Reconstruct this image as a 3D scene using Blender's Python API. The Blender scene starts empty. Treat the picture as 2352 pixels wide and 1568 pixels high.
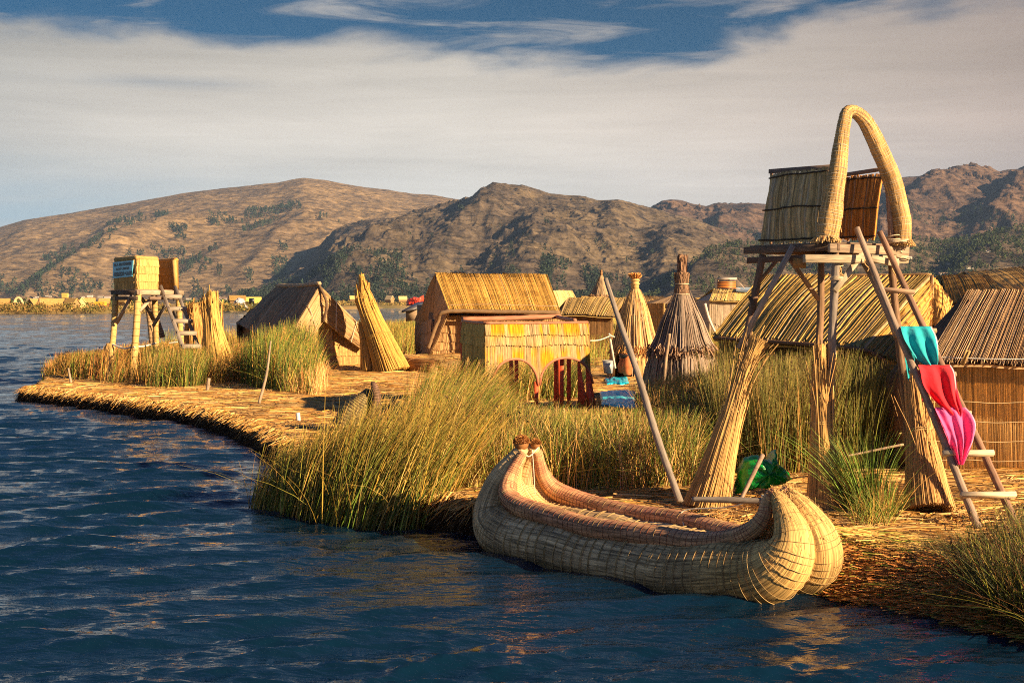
import bpy, math, random
import numpy as np
from mathutils import Vector
random.seed(7)
RNG = np.random.default_rng(11)
scene = bpy.context.scene
COL = scene.collection
# ------------------------------------------------------------------ camera
F = 3266.7                      # focal length in units of a 2352 px wide frame
CAMZ = 3.5
PITCH = math.atan((784.0 - 694.3) / F)
cd = bpy.data.cameras.new('camera'); cam = bpy.data.objects.new('camera', cd); COL.objects.link(cam)
cd.sensor_width = 36.0; cd.lens = F / 2352.0 * 36.0
cd.clip_start = 0.5; cd.clip_end = 40000
cam.location = (0, 0, CAMZ); cam.rotation_euler = (math.pi / 2 - PITCH, 0, 0)
scene.camera = cam
# ------------------------------------------------------------------ light
SUN_AZ = math.radians(125.0)     # from +Y clockwise: to the right and a little behind the camera
SUN_EL = math.radians(21.5)
sdir = Vector((math.cos(SUN_EL) * math.sin(SUN_AZ), math.cos(SUN_EL) * math.cos(SUN_AZ), math.sin(SUN_EL)))
sl = bpy.data.lights.new('sun', 'SUN'); sl.energy = 5.0; sl.angle = math.radians(0.5); sl.color = (1.0, 0.74, 0.43)
so = bpy.data.objects.new('sun', sl); COL.objects.link(so); so.location = (60, -40, 60)
so.rotation_euler = sdir.to_track_quat('Z', 'Y').to_euler()
scene.view_settings.view_transform = 'Standard'; scene.view_settings.look = 'None'
scene.view_settings.gamma = 1.0; scene.view_settings.exposure = 1.38
scene.cycles.max_bounces = 6; scene.cycles.diffuse_bounces = 3; scene.cycles.glossy_bounces = 3
scene.cycles.transparent_max_bounces = 6; scene.cycles.use_denoising = False
scene.cycles.sample_clamp_indirect = 4.0
scene.cycles.pixel_filter_type = 'BLACKMAN_HARRIS'; scene.cycles.filter_width = 1.05

class NT:
    """small node helper"""
    def __init__(s, nt): s.nt = nt
    def n(s, t, **kw):
        nd = s.nt.nodes.new(t)
        for k, v in kw.items():
            if k == 'ins':
                for kk, vv in v.items():
                    if isinstance(vv, bpy.types.NodeSocket): s.nt.links.new(vv, nd.inputs[kk])
                    else: nd.inputs[kk].default_value = vv
            else: setattr(nd, k, v)
        return nd
    def math(s, op, a, b=None, c=None, clamp=False):
        nd = s.nt.nodes.new('ShaderNodeMath'); nd.operation = op; nd.use_clamp = clamp
        for i, v in enumerate((a, b, c)):
            if v is None: continue
            if isinstance(v, bpy.types.NodeSocket): s.nt.links.new(v, nd.inputs[i])
            else: nd.inputs[i].default_value = v
        return nd.outputs[0]
    def ramp(s, fac, stops, interp='LINEAR'):
        nd = s.nt.nodes.new('ShaderNodeValToRGB'); cr = nd.color_ramp; cr.interpolation = interp
        while len(cr.elements) < len(stops): cr.elements.new(0.5)
        for e, (p, c) in zip(cr.elements, stops):
            e.position = p
            e.color = (c, c, c, 1) if isinstance(c, (int, float)) else (*c[:3], 1)
        s.nt.links.new(fac, nd.inputs[0]); return nd.outputs[0]
    def mix(s, fac, a, b, blend='MIX'):
        nd = s.nt.nodes.new('ShaderNodeMix'); nd.data_type = 'RGBA'; nd.blend_type = blend
        for i, v in ((0, fac), (6, a), (7, b)):
            if isinstance(v, bpy.types.NodeSocket): s.nt.links.new(v, nd.inputs[i])
            else: nd.inputs[i].default_value = v if i == 0 else (*v[:3], 1)
        return nd.outputs[2]
    def maprange(s, v, a, b, c, d, smooth=True):
        nd = s.nt.nodes.new('ShaderNodeMapRange')
        if smooth: nd.interpolation_type = 'SMOOTHSTEP'
        s.nt.links.new(v, nd.inputs[0])
        for i, q in enumerate((a, b, c, d)): nd.inputs[i + 1].default_value = q
        return nd.outputs[0]
    def noise(s, vec, scale, detail=3, rough=0.5, dist=0.0, out='Fac'):
        nd = s.nt.nodes.new('ShaderNodeTexNoise'); nd.inputs['Scale'].default_value = scale
        nd.inputs['Detail'].default_value = detail; nd.inputs['Roughness'].default_value = rough
        nd.inputs['Distortion'].default_value = dist
        if vec is not None: s.nt.links.new(vec, nd.inputs['Vector'])
        return nd.outputs[out]
    def mapping(s, vec, scale=(1, 1, 1), loc=(0, 0, 0), rot=(0, 0, 0)):
        nd = s.nt.nodes.new('ShaderNodeMapping'); s.nt.links.new(vec, nd.inputs[0])
        nd.inputs['Scale'].default_value = scale; nd.inputs['Location'].default_value = loc; nd.inputs['Rotation'].default_value = rot
        return nd.outputs[0]

# ------------------------------------------------------------------ sky
w = bpy.data.worlds.new('World'); scene.world = w; w.use_nodes = True
w.node_tree.nodes.clear(); T = NT(w.node_tree)
tc = T.n('ShaderNodeTexCoord').outputs['Generated']
sep = T.n('ShaderNodeSeparateXYZ', ins={0: tc})
sx, sy, sz = sep.outputs
az = T.math('ARCTAN2', sx, sy)
azn = T.math('MULTIPLY_ADD', az, 1.25, 0.5)             # az -0.4..0.4 -> 0..1
sky = T.n('ShaderNodeTexSky', sky_type='NISHITA', sun_disc=False, sun_elevation=SUN_EL, sun_rotation=SUN_AZ,
          altitude=3800.0, air_density=1.0, dust_density=0.2, ozone_density=3.0).outputs[0]
blue = T.mix(1.0, sky, T.mix(T.maprange(sz, .22, .6, 0.0, 1.0), (0.0005, 0.135, 0.175), (0.125, 0.37, 0.60)), 'MULTIPLY')     # the deep, polarised blue of the high lake
comb = T.n('ShaderNodeCombineXYZ', ins={0: az, 1: T.math('MULTIPLY', sz, 3.2), 2: 0.0}).outputs[0]
n1 = T.noise(comb, 7.0, 7, 0.55, 0.25)
n2 = T.noise(T.mapping(comb, (1.0, 2.4, 1), (3.1, 1.7, 0)), 4.0, 6, 0.5, 0.3)
n3 = T.noise(T.mapping(comb, (1.5, 3.0, 1), (9.1, 4.7, 0), (0, 0, 0.12)), 5.0, 6, 0.6, 0.7)
edge = T.ramp(azn, [(0.0, .188/.25), (.05, .188/.25), (.13, .183/.25), (.2, .181/.25), (.37, .181/.25), (.475, .170/.25), (.60, .170/.25),
                    (.68, .177/.25), (.76, .194/.25), (.9, .203/.25), (1.0, .208/.25)])
edge = T.math('MULTIPLY', edge, 0.25)
edge = T.math('ADD', edge, T.math('MULTIPLY_ADD', n1, 0.075, -0.0375))
d = T.math('SUBTRACT', edge, sz)
bank = T.maprange(d, -0.006, 0.016, 0.0, 1.0)
wisp = T.math('MULTIPLY', T.maprange(n3, 0.47, 0.72, 0.0, 0.75), T.maprange(sz, 0.14, 0.19, 0.0, 1.0))
wisp = T.math('MULTIPLY', wisp, T.maprange(sz, 0.30, 0.9, 1.0, 0.7))
streakx = T.math('MULTIPLY', T.math('ABSOLUTE', T.math('SUBTRACT', sz, 0.1475)), 160.0)
streak = T.math('SUBTRACT', 1.0, streakx, clamp=True)
streak = T.math('MULTIPLY', streak, T.ramp(azn, [(0.0, 0), (.12, .1), (.19, .75), (.24, .6), (.3, 0)]))
lowblue = T.math('MULTIPLY', T.maprange(sz, 0.05, 0.115, 1.0, 0.0), T.ramp(azn, [(0.0, 1), (.16, .8), (.36, .12), (1, 0)]))
lowblue = T.math('MULTIPLY', lowblue, T.maprange(n2, 0.35, 0.62, 1.0, 0.55))
mask = T.math('MAXIMUM', bank, wisp)
mask = T.math('SUBTRACT', mask, T.math('MULTIPLY', streak, 0.4), clamp=True)
cel = T.math('MULTIPLY', sz, 4.0)
ccol = T.ramp(cel, [(0.0, (.40, .40, .385)), (.25, (.44, .41, .36)), (.48, (.43, .385, .33)), (.66, (.345, .31, .265)), (.9, (.27, .25, .235))])
right = T.ramp(azn, [(0.0, (.66, .70, .74)), (.18, (.86, .87, .88)), (.45, (1, 1, 1)), (.68, (.93, .88, .86)), (.95, (.66, .56, .53))])
ccol = T.mix(1.0, ccol, right, 'MULTIPLY')
n4 = T.noise(T.mapping(comb, (1.0, 4.5, 1), (1.1, 2.7, 0), (0, 0, .08)), 9.0, 9, 0.62, 0.9)
shade = T.math('ADD', T.math('MULTIPLY_ADD', n2, 0.50, 0.60), T.math('MULTIPLY', n4, 0.24))
shade2 = T.n('ShaderNodeCombineXYZ', ins={0: shade, 1: shade, 2: shade}).outputs[0]
ccol = T.mix(1.0, ccol, shade2, 'MULTIPLY')
ccol = T.mix(lowblue, ccol, (.20, .27, .31))
skyscaled = T.n('ShaderNodeVectorMath', operation='SCALE', ins={0: blue}); skyscaled.inputs[3].default_value = 0.115
final = T.mix(mask, skyscaled.outputs[0], ccol)
bg = T.n('ShaderNodeBackground', ins={0: final}); bg.inputs[1].default_value = 1.0
# keep the same picture but state it as strength 0.1
up = T.n('ShaderNodeVectorMath', operation='SCALE', ins={0: final}); up.inputs[3].default_value = 10.0
w.node_tree.links.new(up.outputs[0], bg.inputs[0]); bg.inputs[1].default_value = 0.076
T.n('ShaderNodeOutputWorld', ins={0: bg.outputs[0]})

# ------------------------------------------------------------------ pixel helpers (2352 x 1568 frame)
CP, SP = math.cos(PITCH), math.sin(PITCH)
def P(x, y, Y):
    """the world point at depth Y that the photograph shows at x, y"""
    u = (x - 1176.0) / F; v = (784.0 - y) / F
    k = Y / (CP + v * SP)
    return np.array((u * k, Y, CAMZ + (v * CP - SP) * k))
def Pz(x, y, z=0.45):
    u = (x - 1176.0) / F; v = (784.0 - y) / F
    k = (z - CAMZ) / (v * CP - SP)
    return np.array((u * k, (CP + v * SP) * k, z))
def A(*a): return np.array(a, float)
def nrm(v): return v / (np.linalg.norm(v, axis=-1, keepdims=True) + 1e-12)

# ------------------------------------------------------------------ numpy noise
def _h(ix, iy, seed):
    n = (ix.astype(np.int64) * 374761393 + iy.astype(np.int64) * 668265263 + seed * 982451653) & 0xffffffff
    n = ((n ^ (n >> 13)) * 1274126177) & 0xffffffff
    return ((n ^ (n >> 16)) & 0xffff) / 65535.0
def vn(x, y, seed=0):
    ix = np.floor(x); iy = np.floor(y); fx = x - ix; fy = y - iy
    fx = fx * fx * (3 - 2 * fx); fy = fy * fy * (3 - 2 * fy)
    a = _h(ix, iy, seed); b = _h(ix + 1, iy, seed); c = _h(ix, iy + 1, seed); d_ = _h(ix + 1, iy + 1, seed)
    return (a + (b - a) * fx) * (1 - fy) + (c + (d_ - c) * fx) * fy
def fbm(x, y, oct=4, seed=0, ridge=False):
    s = 0; a = 1; t = 0
    for o in range(oct):
        v = vn(x, y, seed + o * 17)
        if ridge: v = 1 - np.abs(2 * v - 1)
        s = s + a * v; t += a; a *= 0.5; x = x * 2.03 + 5.1; y = y * 2.03 + 1.7
    return s / t

# ------------------------------------------------------------------ mesh builder
ORG = {}
def put(o, label=None, cat=None, group=None, kind=None):
    if label: o['label'] = label
    if cat: o['category'] = cat
    if group: o['group'] = group
    if kind: o['kind'] = kind
    return o
def thing(name, label, cat, loc, group=None):
    o = bpy.data.objects.new(name, None); COL.objects.link(o); o.empty_display_size = 0.3
    o.location = tuple(float(q) for q in loc); ORG[o.name] = np.array(loc, float)
    return put(o, label, cat, group)
class MB:
    def __init__(s): s.v = []; s.q = []; s.t = []; s.c = []; s.st = []; s.n = 0
    def add(s, v, q=None, t=None, col=(.5, .5, .5), st=None):
        v = np.asarray(v, float).reshape(-1, 3); m = len(v)
        if q is not None and len(q): s.q.append(np.asarray(q, np.int64).reshape(-1, 4) + s.n)
        if t is not None and len(t): s.t.append(np.asarray(t, np.int64).reshape(-1, 3) + s.n)
        c = np.asarray(col, float)
        if c.ndim == 1: c = np.broadcast_to(c, (m, 3))
        s.c.append(c.reshape(-1, 3)); s.v.append(v)
        s.st.append(np.zeros((m, 3)) if st is None else np.asarray(st, float).reshape(-1, 3))
        s.n += m
    def build(s, name, mat, parent=None, loc=None, smooth=True):
        v = np.concatenate(s.v); c = np.concatenate(s.c); st = np.concatenate(s.st)
        if parent is not None: org = ORG[parent.name]
        elif loc is not None: org = np.array(loc, float)
        else: org = np.array(((v[:, 0].min() + v[:, 0].max()) / 2, (v[:, 1].min() + v[:, 1].max()) / 2, v[:, 2].min()))
        me = bpy.data.meshes.new(name)
        v = v - org
        me.vertices.add(len(v)); me.vertices.foreach_set('co', v.astype(np.float32).ravel())
        q = np.concatenate(s.q) if s.q else np.zeros((0, 4), np.int64)
        t = np.concatenate(s.t) if s.t else np.zeros((0, 3), np.int64)
        li = np.concatenate((q.ravel(), t.ravel())).astype(np.int32)
        ls = np.concatenate((np.arange(len(q)) * 4, len(q) * 4 + np.arange(len(t)) * 3)).astype(np.int32)
        me.loops.add(len(li)); me.loops.foreach_set('vertex_index', li)
        me.polygons.add(len(ls)); me.polygons.foreach_set('loop_start', ls)
        me.polygons.foreach_set('use_smooth', np.full(len(ls), bool(smooth)))
        a = me.color_attributes.new('Col', 'FLOAT_COLOR', 'POINT')
        c4 = np.ones((len(v), 4), np.float32); c4[:, :3] = c; a.data.foreach_set('color', c4.ravel())
        b = me.attributes.new('st', 'FLOAT_VECTOR', 'POINT'); b.data.foreach_set('vector', st.astype(np.float32).ravel())
        me.update(calc_edges=True); me.validate()
        me.materials.append(mat)
        o = bpy.data.objects.new(name, me); COL.objects.link(o)
        ORG[o.name] = org
        if parent is None: o.location = tuple(org)
        else: o.parent = parent
        return o

def _nothing(): pass
def tube(mb, pts, r, sides=10, col=(.5, .5, .5), cap=True, flat=1.0, wob=0.0, up=(0, 0, 1), jc=0.0):
    pts = np.asarray(pts, float); K = len(pts); r = np.broadcast_to(np.asarray(r, float), (K,))
    tg = nrm(np.gradient(pts, axis=0))
    ref = np.array(up, float); sd = np.zeros((K, 3)); s0 = np.cross(tg[0], ref)
    if np.linalg.norm(s0) < 1e-3: s0 = np.cross(tg[0], A(1, 0.1, 0))
    s0 = nrm(s0)
    for i in range(K):
        s0 = nrm(s0 - tg[i] * np.dot(s0, tg[i])); sd[i] = s0
    nn = np.cross(sd, tg)
    th = np.arange(sides) / sides * 2 * math.pi
    rr = r[:, None] * np.ones(sides)[None, :]
    if wob: rr = rr * (1 + wob * (RNG.random((K, sides)) - .5))
    v = pts[:, None, :] + sd[:, None, :] * (np.cos(th)[None, :, None] * rr[..., None] * flat) + nn[:, None, :] * (np.sin(th)[None, :, None] * rr[..., None])
    L = np.concatenate(([0], np.cumsum(np.linalg.norm(np.diff(pts, axis=0), axis=1))))
    rm = float(r.max())
    # fibre coordinate keeps its metre scale with the largest radius
    st = np.stack([np.repeat(L[:, None], sides, 1), np.cos(th)[None, :] * rm * np.ones((K, 1)), np.sin(th)[None, :] * rm * np.ones((K, 1))], -1)
    i = np.arange(K - 1)[:, None] * sides; j = np.arange(sides)[None, :]; j2 = (j + 1) % sides
    q = np.stack([i + j, i + j2, i + sides + j2, i + sides + j], -1).reshape(-1, 4)
    vv = v.reshape(-1, 3); ss = st.reshape(-1, 3); tris = []
    if cap:
        vv = np.concatenate((vv, pts[:1], pts[-1:])); ss = np.concatenate((ss, [[0, 0, 0]], [[L[-1], 0, 0]]))
        a = K * sides
        tris = [(a, (k + 1) % sides, k) for k in range(sides)] + [(a + 1, (K - 1) * sides + k, (K - 1) * sides + (k + 1) % sides) for k in range(sides)]
    cc = np.broadcast_to(np.asarray(col, float), (len(vv), 3))
    if jc: cc = cc * (1 + jc * (RNG.random((len(vv), 1)) - .5))
    mb.add(vv, q, tris, cc, ss)

def spline(ctrl, n):
    """Catmull-Rom through control rows (any number of columns)"""
    c = np.asarray(ctrl, float); c = np.vstack((2 * c[0] - c[1], c, 2 * c[-1] - c[-2])); m = len(c) - 3
    t = np.linspace(0, m - 1e-9, n); i = t.astype(int); f = (t - i)[:, None]
    p0, p1, p2, p3 = c[i], c[i + 1], c[i + 2], c[i + 3]
    return .5 * (2 * p1 + (p2 - p0) * f + (2 * p0 - 5 * p1 + 4 * p2 - p3) * f * f + (3 * p1 - p0 - 3 * p2 + p3) * f ** 3)

def bar(mb, p, q, w_=.05, h=.05, col=(.3, .25, .2), up=(0, 0, 1), nseg=1):
    p = np.asarray(p, float); q = np.asarray(q, float); t = nrm(q - p); s_ = np.cross(t, up)
    if np.linalg.norm(s_) < 1e-3: s_ = np.cross(t, A(0, 1, 0))
    s_ = nrm(s_); u = np.cross(s_, t); V = []
    L = np.linalg.norm(q - p); b = min(w_, h) * .12
    prof = [(-w_/2+b, -h/2), (w_/2-b, -h/2), (w_/2, -h/2+b), (w_/2, h/2-b), (w_/2-b, h/2), (-w_/2+b, h/2), (-w_/2, h/2-b), (-w_/2, -h/2+b)]
    ST = []
    for e in (0, L):
        for (a, c) in prof: V.append(p + t * e + s_ * a + u * c); ST.append((e, a, c))
    Q = [(k, (k + 1) % 8, 8 + (k + 1) % 8, 8 + k) for k in range(8)]
    Q += [(7, 2, 1, 0), (7, 6, 3, 2), (6, 5, 4, 3), (8, 9, 10, 15), (15, 10, 11, 14), (14, 11, 12, 13)]
    mb.add(V, Q, None, col, ST)

def hexa(mb, p8, col):
    """p8: 4 points of one face, then the 4 opposite"""
    mb.add(p8, [(0, 1, 2, 3), (7, 6, 5, 4), (0, 4, 5, 1), (1, 5, 6, 2), (2, 6, 7, 3), (3, 7, 4, 0)], None, col, np.array(p8))

def ribbons(mb, pts, side, wd, col, vee=0.35):
    """pts (N,K,3), side (N,3) or (N,K,3) unit, wd (N,K) full width, col (N,3)/(N,K,3): folded strips"""
    N, K, _ = pts.shape
    if side.ndim == 2: side = np.repeat(side[:, None, :], K, 1)
    tg = nrm(np.gradient(pts, axis=1)); nn = np.cross(side, tg)
    w2 = wd[..., None] * .5
    if vee > 0:
        v = np.stack([pts - side * w2, pts + nn * w2 * vee * 2, pts + side * w2], 2); M = 3
    else:
        v = np.stack([pts - side * w2, pts + side * w2], 2); M = 2
    if col.ndim == 2: col = np.repeat(col[:, None, :], K, 1)
    c = np.repeat(col[:, :, None, :], M, 2)
    L = np.concatenate([np.zeros((N, 1)), np.cumsum(np.linalg.norm(np.diff(pts, axis=1), axis=2), 1)], 1)
    st = np.zeros((N, K, M, 3)); st[..., 0] = L[..., None]; st[..., 1] = (np.arange(N) * .137)[:, None, None]; st[..., 2] = np.arange(M) * .01
    base = (np.arange(N) * K * M)[:, None, None] + (np.arange(K - 1) * M)[None, :, None] + np.arange(M - 1)[None, None, :]
    q = np.stack([base, base + 1, base + M + 1, base + M], -1).reshape(-1, 4)
    mb.add(v.reshape(-1, 3), q, None, c.reshape(-1, 3), st.reshape(-1, 3))

def quadS(a, b, c, d_, out=None, bulge=0.0, wav=0.0, seed=1):
    """surface over corners a (u0 v0) b (u1 v0) c (u1 v1) d (u0 v1)"""
    a, b, c, d_ = (np.asarray(k, float) for k in (a, b, c, d_))
    N = nrm(np.cross((b - a) + (c - d_), (d_ - a) + (c - b)))
    o = np.asarray(out if out is not None else (0, 0, CAMZ), float)
    if np.dot(N, o - (a + b + c + d_) / 4) < 0: N = -N
    def S(u, v):
        u = np.asarray(u, float)[..., None]; v = np.asarray(v, float)[..., None]
        p = (a * (1 - u) + b * u) * (1 - v) + (d_ * (1 - u) + c * u) * v
        off = bulge * np.sin(np.pi * np.clip(u, 0, 1)) * np.sin(np.pi * np.clip(v, 0, 1))
        if wav: off = off + wav * (fbm(u * 5 + seed, v * 3 + seed * 2, 3, seed) - .5)
        return p + N * off
    S.N = N
    return S

def reeds_on(mb, S, n, segs=6, thick=.03, col=(.4, .28, .12), jit=.35, ends=.02, v0=0.0, v1=1.0, wl=.6, flare=0.0, cvar=.28, uw=1.15,
             bottom=None, colfn=None, lean=0.0, back=True, grey=0.0, pitch=0.0, rng=None):
    """a mat of n reeds laid on the surface S, each a ridged strip running down v"""
    rng = rng or RNG
    N = S.N
    u = (np.arange(n) + .5 + jit * (rng.random(n) - .5)) / n
    ve = v1 + ends * (rng.random(n) - .5) * 2
    if bottom is not None: ve = bottom(u) + ends * (rng.random(n) - .5) * 2
    vs = v0 - ends * .5 * rng.random(n)
    f = np.linspace(0, 1, segs + 1)
    v = vs[:, None] + (ve - vs)[:, None] * f[None, :]
    hw = .5 / n * uw
    uu = u[:, None] + (rng.random((n, 1)) - .5) * wl / n * 2 * (f[None, :] - .5) + lean * (f[None, :] - .5)
    th = thick * (.6 + .8 * rng.random(n))[:, None] + flare * f[None, :] + pitch * rng.random((n, 1))
    pl = S(uu - hw, v) + N * (flare * f[None, :, None] + 0.0); pr = S(uu + hw, v) + N * (flare * f[None, :, None])
    pm = S(uu, v) + N * th[..., None]
    V = np.stack([pl, pm, pr], 2)
    c = np.broadcast_to(np.asarray(col, float), (n, 3)) * (1 + cvar * (rng.random((n, 1)) * 2 - 1))
    if grey:
        g = (rng.random((n, 1)) < grey) * .55 * rng.random((n, 1)); c = c * (1 - g) + g * c.mean(1, keepdims=True) * A(1.05, .98, .92)
    cc = np.repeat(np.repeat(c[:, None, None, :], segs + 1, 1), 3, 2)
    if colfn is not None: cc = colfn(np.repeat(uu[:, :, None], 3, 2), np.repeat(v[:, :, None], 3, 2), cc)
    base = (np.arange(n) * (segs + 1) * 3)[:, None, None] + (np.arange(segs) * 3)[None, :, None] + np.arange(2)[None, None, :]
    q = np.stack([base, base + 1, base + 4, base + 3], -1).reshape(-1, 4)
    L = np.linalg.norm(S(np.array([.5]), np.array([1.]))[0] - S(np.array([.5]), np.array([0.]))[0])
    st = np.zeros(V.shape); st[..., 0] = v[:, :, None] * L; st[..., 1] = (np.arange(n) * .173)[:, None, None]; st[..., 2] = A(0, .01, .02)
    mb.add(V.reshape(-1, 3), q, None, cc.reshape(-1, 3), st.reshape(-1, 3))
    if back:
        slab(mb, S, -max(.02, thick), -max(.02, thick) - .05, v0, v1 if bottom is None else None, np.asarray(col) * .8, bottom=bottom, flare=0)

def slab(mb, S, o1, o2, v0, v1, col, nu=24, nv=8, bottom=None, flare=0):
    u = np.linspace(0, 1, nu); f = np.linspace(0, 1, nv)
    ve = np.full(nu, v1) if bottom is None else bottom(u)
    U = np.repeat(u[:, None], nv, 1); Vv = v0 + (ve - v0)[:, None] * f[None, :]
    a = S(U, Vv) + S.N * o1; b = S(U, Vv) + S.N * o2
    m = nu * nv; idx = np.arange(m).reshape(nu, nv)
    q = np.stack([idx[:-1, :-1], idx[1:, :-1], idx[1:, 1:], idx[:-1, 1:]], -1).reshape(-1, 4)
    rim = np.concatenate((idx[:, 0], idx[-1, 1:], idx[::-1, -1][1:], idx[0, ::-1][1:]))
    rq = np.stack([rim[:-1], rim[1:], rim[1:] + m, rim[:-1] + m], -1)
    st = np.zeros((2 * m, 3)); st[:, 0] = np.tile(Vv.ravel() * 3, 2); st[:, 1] = np.tile(U.ravel() * 5, 2)
    mb.add(np.concatenate((a.reshape(-1, 3), b.reshape(-1, 3))), np.concatenate((q, q[:, ::-1] + m, rq)), None, col, st)

def mat_rows(mb, S, n, rows, thick=.02, col=(.4, .28, .12), flare=.035, segs=2, colfn=None, seed=0, top=0.0, bottom=1.0, **kw):
    """short reed mats in overlapping rows, each row flaring over the next, as on the house walls"""
    h = (bottom - top) / rows
    for r in range(rows - 1, -1, -1):
        wave = lambda u, r=r: (top + (r + 1) * h + .02 * h + .06 * h * np.sin(u * 13 + r * 1.7 + seed))
        reeds_on(mb, S, n, segs=segs, thick=thick, col=np.asarray(col) * (.93 + .14 * random.random()), v0=top + r * h - .02, v1=top + (r + 1) * h, flare=flare, bottom=wave, ends=.015 * h * 3, back=False, colfn=colfn, **kw)
    slab(mb, S, -.01, -.07, top, bottom, np.asarray(col) * .8)

def rope(mb, pts, r=.012, col=(.6, .52, .38), sides=6, sag=0.0, n=16):
    p = np.asarray(pts, float)
    if len(p) == 2:
        t = np.linspace(0, 1, n)[:, None]; p = p[0] * (1 - t) + p[1] * t; p[:, 2] -= sag * 4 * (t * (1 - t))[:, 0]
    else: p = spline(p, n * (len(p) - 1))
    tube(mb, p, r, sides, col)

def ring(mb, c, axis, rad, r=.012, col=(.5, .35, .15), sides=20, ts=6, flat=1.0, tilt=0.0):
    axis = nrm(np.asarray(axis, float)); a = np.cross(axis, A(0, 0, 1))
    if np.linalg.norm(a) < 1e-2: a = np.cross(axis, A(1, 0, 0))
    a = nrm(a); b = np.cross(axis, a); th = np.linspace(0, 2 * np.pi, sides + 1)
    p = np.asarray(c) + a * (np.cos(th) * rad)[:, None] * flat + b * (np.sin(th) * rad)[:, None] + axis * (np.sin(th + tilt * 7) * tilt * rad)[:, None]
    tube(mb, p, r, ts, col, cap=False, up=axis)

# ------------------------------------------------------------------ materials
def colmat(name, rough=.8, nscale=(6, 60, 60), namp=(.62, 1.3), bump=.4, bdist=.01, spec=.25, sheen=0, coord='st', extra=None, tint=None, nr=(.28, .72)):
    m = bpy.data.materials.new(name); m.use_nodes = True; nt = m.node_tree; nt.nodes.clear(); t = NT(nt)
    at = t.n('ShaderNodeAttribute', attribute_name='Col').outputs['Color']
    if coord == 'st': vec = t.n('ShaderNodeAttribute', attribute_name='st').outputs['Vector']
    else: vec = t.n('ShaderNodeTexCoord').outputs['Object']
    ns = t.noise(t.mapping(vec, nscale), 1.0, 4, .6)
    big = t.noise(vec, 1.3, 3, .6)
    k = t.maprange(ns, nr[0], nr[1], namp[0], namp[1], False)
    k = t.math('MULTIPLY', k, t.maprange(big, .3, .7, .86, 1.12, False))
    kc = t.n('ShaderNodeCombineXYZ', ins={0: k, 1: k, 2: k}).outputs[0]
    c = t.mix(1.0, at, kc, 'MULTIPLY')
    if extra: c = extra(t, c, vec)
    if tint: c = t.mix(1.0, c, tint, 'MULTIPLY')
    b = t.n('ShaderNodeBsdfPrincipled', ins={'Base Color': c}); b.inputs['Roughness'].default_value = rough
    b.inputs['Specular IOR Level'].default_value = spec
    if bump:
        bp = t.n('ShaderNodeBump', ins={'Height': ns}); bp.inputs['Strength'].default_value = bump; bp.inputs['Distance'].default_value = bdist
        nt.links.new(bp.outputs[0], b.inputs['Normal'])
    t.n('ShaderNodeOutputMaterial', ins={0: b.outputs[0]}); return m
M_reed = colmat('dry_reed', .75, tint=(1.02, .92, .80))
M_far = colmat('dry_reed_far', .85, nscale=(.6, 6, 6), namp=(.75, 1.2), bump=0)
M_blade = colmat('reed_blade', .55, nscale=(3, 1, 1), namp=(.8, 1.2), bump=0, spec=.3)
M_litter = colmat('straw', .7, tint=(1.02, .92, .80), nscale=(3, 1, 1), namp=(.8, 1.2), bump=0)
M_wood = colmat('weathered_wood', .85, nscale=(3, 45, 45), namp=(.55, 1.35), bump=.6)
M_rope = colmat('rope', .9, nscale=(120, 40, 40), namp=(.7, 1.2), bump=.5)
M_clay = colmat('clay', .7, nscale=(8, 8, 8), bump=.2, coord='obj')
M_paint = colmat('red_paint', .6, nscale=(3, 25, 25), namp=(.6, 1.25), bump=.3)
M_hull = colmat('boat_reed', .72, nr=(.36, .64), tint=(1.02, .94, .86), nscale=(2.2, 42, 42), namp=(.34, 1.55), bump=.8, bdist=.012)
def cloth_mat(name, rough=.75, sheen=.3):
    m = colmat(name, rough, nscale=(13, 13, 13), namp=(.78, 1.15), bump=.5, bdist=.02, coord='obj')
    m.node_tree.nodes['Principled BSDF'].inputs['Sheen Weight'].default_value = sheen
    return m
M_cloth = cloth_mat('cloth')
M_plastic = colmat('plastic_sheet', .32, nscale=(9, 9, 9), namp=(.8, 1.15), bump=.5, bdist=.03, spec=.5, coord='obj')
M_metal = colmat('painted_metal', .4, nscale=(4, 4, 4), namp=(.8, 1.1), bump=.1, coord='obj', spec=.5)
M_tree = colmat('tree_leaves', .8, nscale=(.1, .1, .1), namp=(.7, 1.3), bump=0, coord='obj')
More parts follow.
